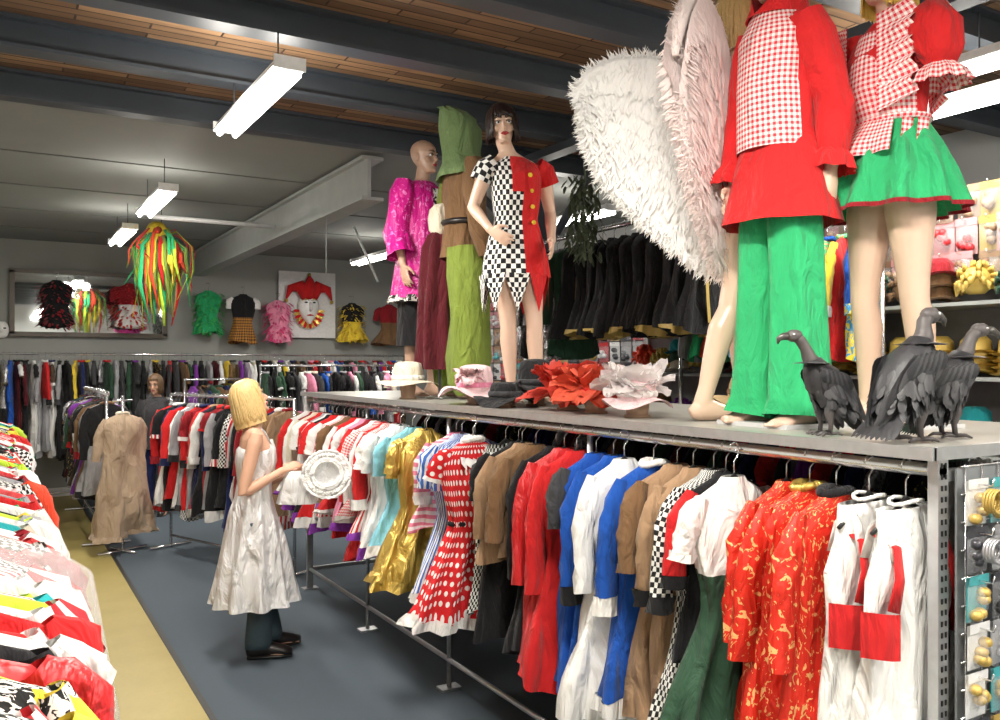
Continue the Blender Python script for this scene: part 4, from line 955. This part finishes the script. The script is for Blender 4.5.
for row in range(8):
    for col in range(40):
        pack(b, (-.05, -4.1+col*.208, 2.80-row*.25), .18, .23, .06, R.choice(PK), (-1, 0, 0), R.choice(PK))
b.build('packets', e)

# ================================================================ BACK WALL DISPLAY
YB=12.93
e=empty('framed_wall_mirror', (1.14, YB, 2.62)); b=MB()
FR=M_('mirror_frame_wood', (.10, .08, .06), rough=.4)
for dx, dz, sx, sz in ((0, .42, 1.96, .06), (0, -.42, 1.96, .06), (-.95, 0, .06, .84), (.95, 0, .06, .84)): b.box((dx, 0, dz), (sx, .06, sz), FR)
b.build('frame', e); n=NT('mirror_glass'); n.b.inputs['Metallic'].default_value=.95; n.b.inputs['Roughness'].default_value=.03; n.b.inputs['Base Color'].default_value=(.5, .52, .52, 1)
b=MB(); b.box((0, .01, 0), (1.86, .02, .8), n.mat); b.build('glass', e)
def wallcostume(name, x, z, m, m2=None, y=YB-.15, L=.5, kw=None, feathers=None, w=.19):
    b=MB(); garment(b, m, L=L, w=w, sl=(kw or {}).get('sl', 0), straps=(kw or {}).get('straps', False), skirt=((.5, m2) if m2 else None), t=.08, flare=(kw or {}).get('flare', 1.1), sm=(kw or {}).get('sm'), waist=.7, seed=int(x*10), n=28)
    if feathers:
        r=random.Random(3)
        for i in range(240):
            a=r.random()*2*pi; q=r.random(); zz=-.1-q*L; b.feather((w*.95*cos(a), .10*sin(a), zz), (cos(a), sin(a), r.uniform(-.8, .3)), (0, 0, 1), .08, .028, feathers, -.2)
    b.tube([(0, 0, .02), (0, .13, .03)], .005, CHROME, 6)
    b.build(name, loc=(x, y, z))
wallcostume('corset_mirror_image', .70, 3.0, BLACK, BLACK, feathers=DRED, L=.6, y=YB-.2)  # solid corset set before the mirror in place of a reflection
wallcostume('corset_mirror_image', 1.60, 3.0, DRED, WHITE, feathers=RED, L=.6, y=YB-.2, kw=dict(sl=.2))  # second mirror reflection modelled as a solid costume
wallcostume('green_feather_top', 2.66, 2.95, GREEN, GREEN, feathers=fab('bright_green', .05, .50, .12), L=.62)
wallcostume('vest_and_plaid_skirt', 3.16, 2.92, BLACK, PLAID, L=.72, kw=dict(sl=.15, sm=WHITE))
wallcostume('pink_feather_boa_top', 3.68, 2.85, PINK, PINK, feathers=fab('hot_pink', .8, .06, .25), L=.62)
wallcostume('yellow_tutu_dress', 4.86, 2.85, BLACK, YELL, L=.6, feathers=YELL, kw=dict(flare=1.4))
wallcostume('dark_red_dress', 5.5, 2.85, DRED, BROWN, L=.65, kw=dict(sl=.2, flare=1.5))
e=empty('venetian_mask_panel', (4.18, YB-.03, 2.72)); b=MB(); b.box((0, .02, 0), (.9, .03, 1.02), WPAINT); b.build('panel', e)
b=MB(); rows=[]
for q in range(10):
    v=q/9; z=.12-.42*v; hw=.02+.15*math.sin(pi*min(1, .25+v*.75)); rows.append([(hw*cos(t), -.03-.10*sin(t), z) for t in [pi*k/14 for k in range(15)]])
b.rows(rows, EYEW, False); b.tube([(0, -.13, .03), (0, -.165, -.08), (0, -.13, -.1)], [.015, .025, .015], EYEW, 8)
for s_ in (-1, 1): b.sph((s_*.06, -.12, .03), (.032, .012, .014), IRIS, 10); b.tube([(s_*.02, -.135, .06), (s_*.07, -.12, .085), (s_*.12, -.09, .06)], .008, GOLD, 6)
b.tube([(-.05, -.13, -.17), (0, -.14, -.165), (.05, -.13, -.17)], [.006, .015, .006], RED, 8)
for s_ in (-1, 1, 0): b.tube([(0, -.07, .1), (s_*.15, -.08, .28), (s_*.3, -.08, .24), (s_*.36, -.08, .08)] if s_ else [(0, -.07, .08), (0, -.1, .25), (.0, -.1, .38), (.0, -.08, .45)], [(.13, .06), (.10, .06), (.06, .05), (.015, .015)], RED, 12, side=(1, 0, .3))
for x_, z_ in ((-.36, .05), (.36, .05), (0, .46)): b.sph((x_, -.08, z_), .03, GOLD)
for k in range(16):
    a=pi+pi*k/15; b.feather((.13*cos(a), -.05, -.1+.16*sin(a)), (cos(a), -.1, sin(a)), (0, -1, 0), .12, .05, GOLD if k%2 else RED, .1)
b.build('jester_mask', e)
b=MB(); r=random.Random(9); cs=[LIME, YELL, ORED, GREEN, RED, GREEN, OLIVE, LIME]
for i in range(90):
    a=r.random()*2*pi; m=r.choice(cs); R1=r.uniform(.06, .30); L1=r.uniform(.25, .85); st=-.15*r.random()
    pts=[(0, 0, st), (R1*.5*cos(a), R1*.5*sin(a), st+r.uniform(0, .08)), (R1*cos(a), R1*sin(a), st-.08), (R1*(1.05+r.uniform(-.2, .2))*cos(a), R1*1.05*sin(a), st-L1*.55), (R1*r.uniform(.6, 1.3)*cos(a+.2), R1*.9*sin(a+.2), st-L1)]
    w_=r.uniform(.015, .03)
    b.tube(pts, [(w_, .004), (w_, .004), (w_, .004), (w_*1.1, .004), (w_*.3, .003)], m, 6, side=(-sin(a), cos(a), 0))
b.sph((-.05, -.05, .0), (.10, .09, .10), YELL, 14); b.tube([(-.05, -.12, .0), (-.07, -.20, -.03)], [.04, .008], ORED, 8)
b.tube([(0, 0, .0), (0, 0, .29)], .004, BLACK, 5); b.build('colourful_streamer_bundle', loc=(1.43, 9.05, 3.12))
b=MB(); b.sph((0, -.03, 0), (.09, .05, .12), EYEW, 14)
for s_ in (-1, 1): b.sph((s_*.035, -.075, .02), (.02, .01, .012), IRIS, 8)
b.tube([(0, -.08, .01), (0, -.1, -.03)], [.01, .015], EYEW, 8); b.build('carnival_mask', loc=(.07, YB+.02, 2.25))

# ================================================================ CAMERA
cam=bpy.data.cameras.new('camera'); co=bpy.data.objects.new('camera', cam); scene.collection.objects.link(co)
co.location=(0, 0, 1.8); co.rotation_euler=(pi/2, 0, -math.radians(30.7)); cam.sensor_width=36; cam.lens=30.6; cam.shift_y=.004; cam.clip_start=.05
scene.camera=co
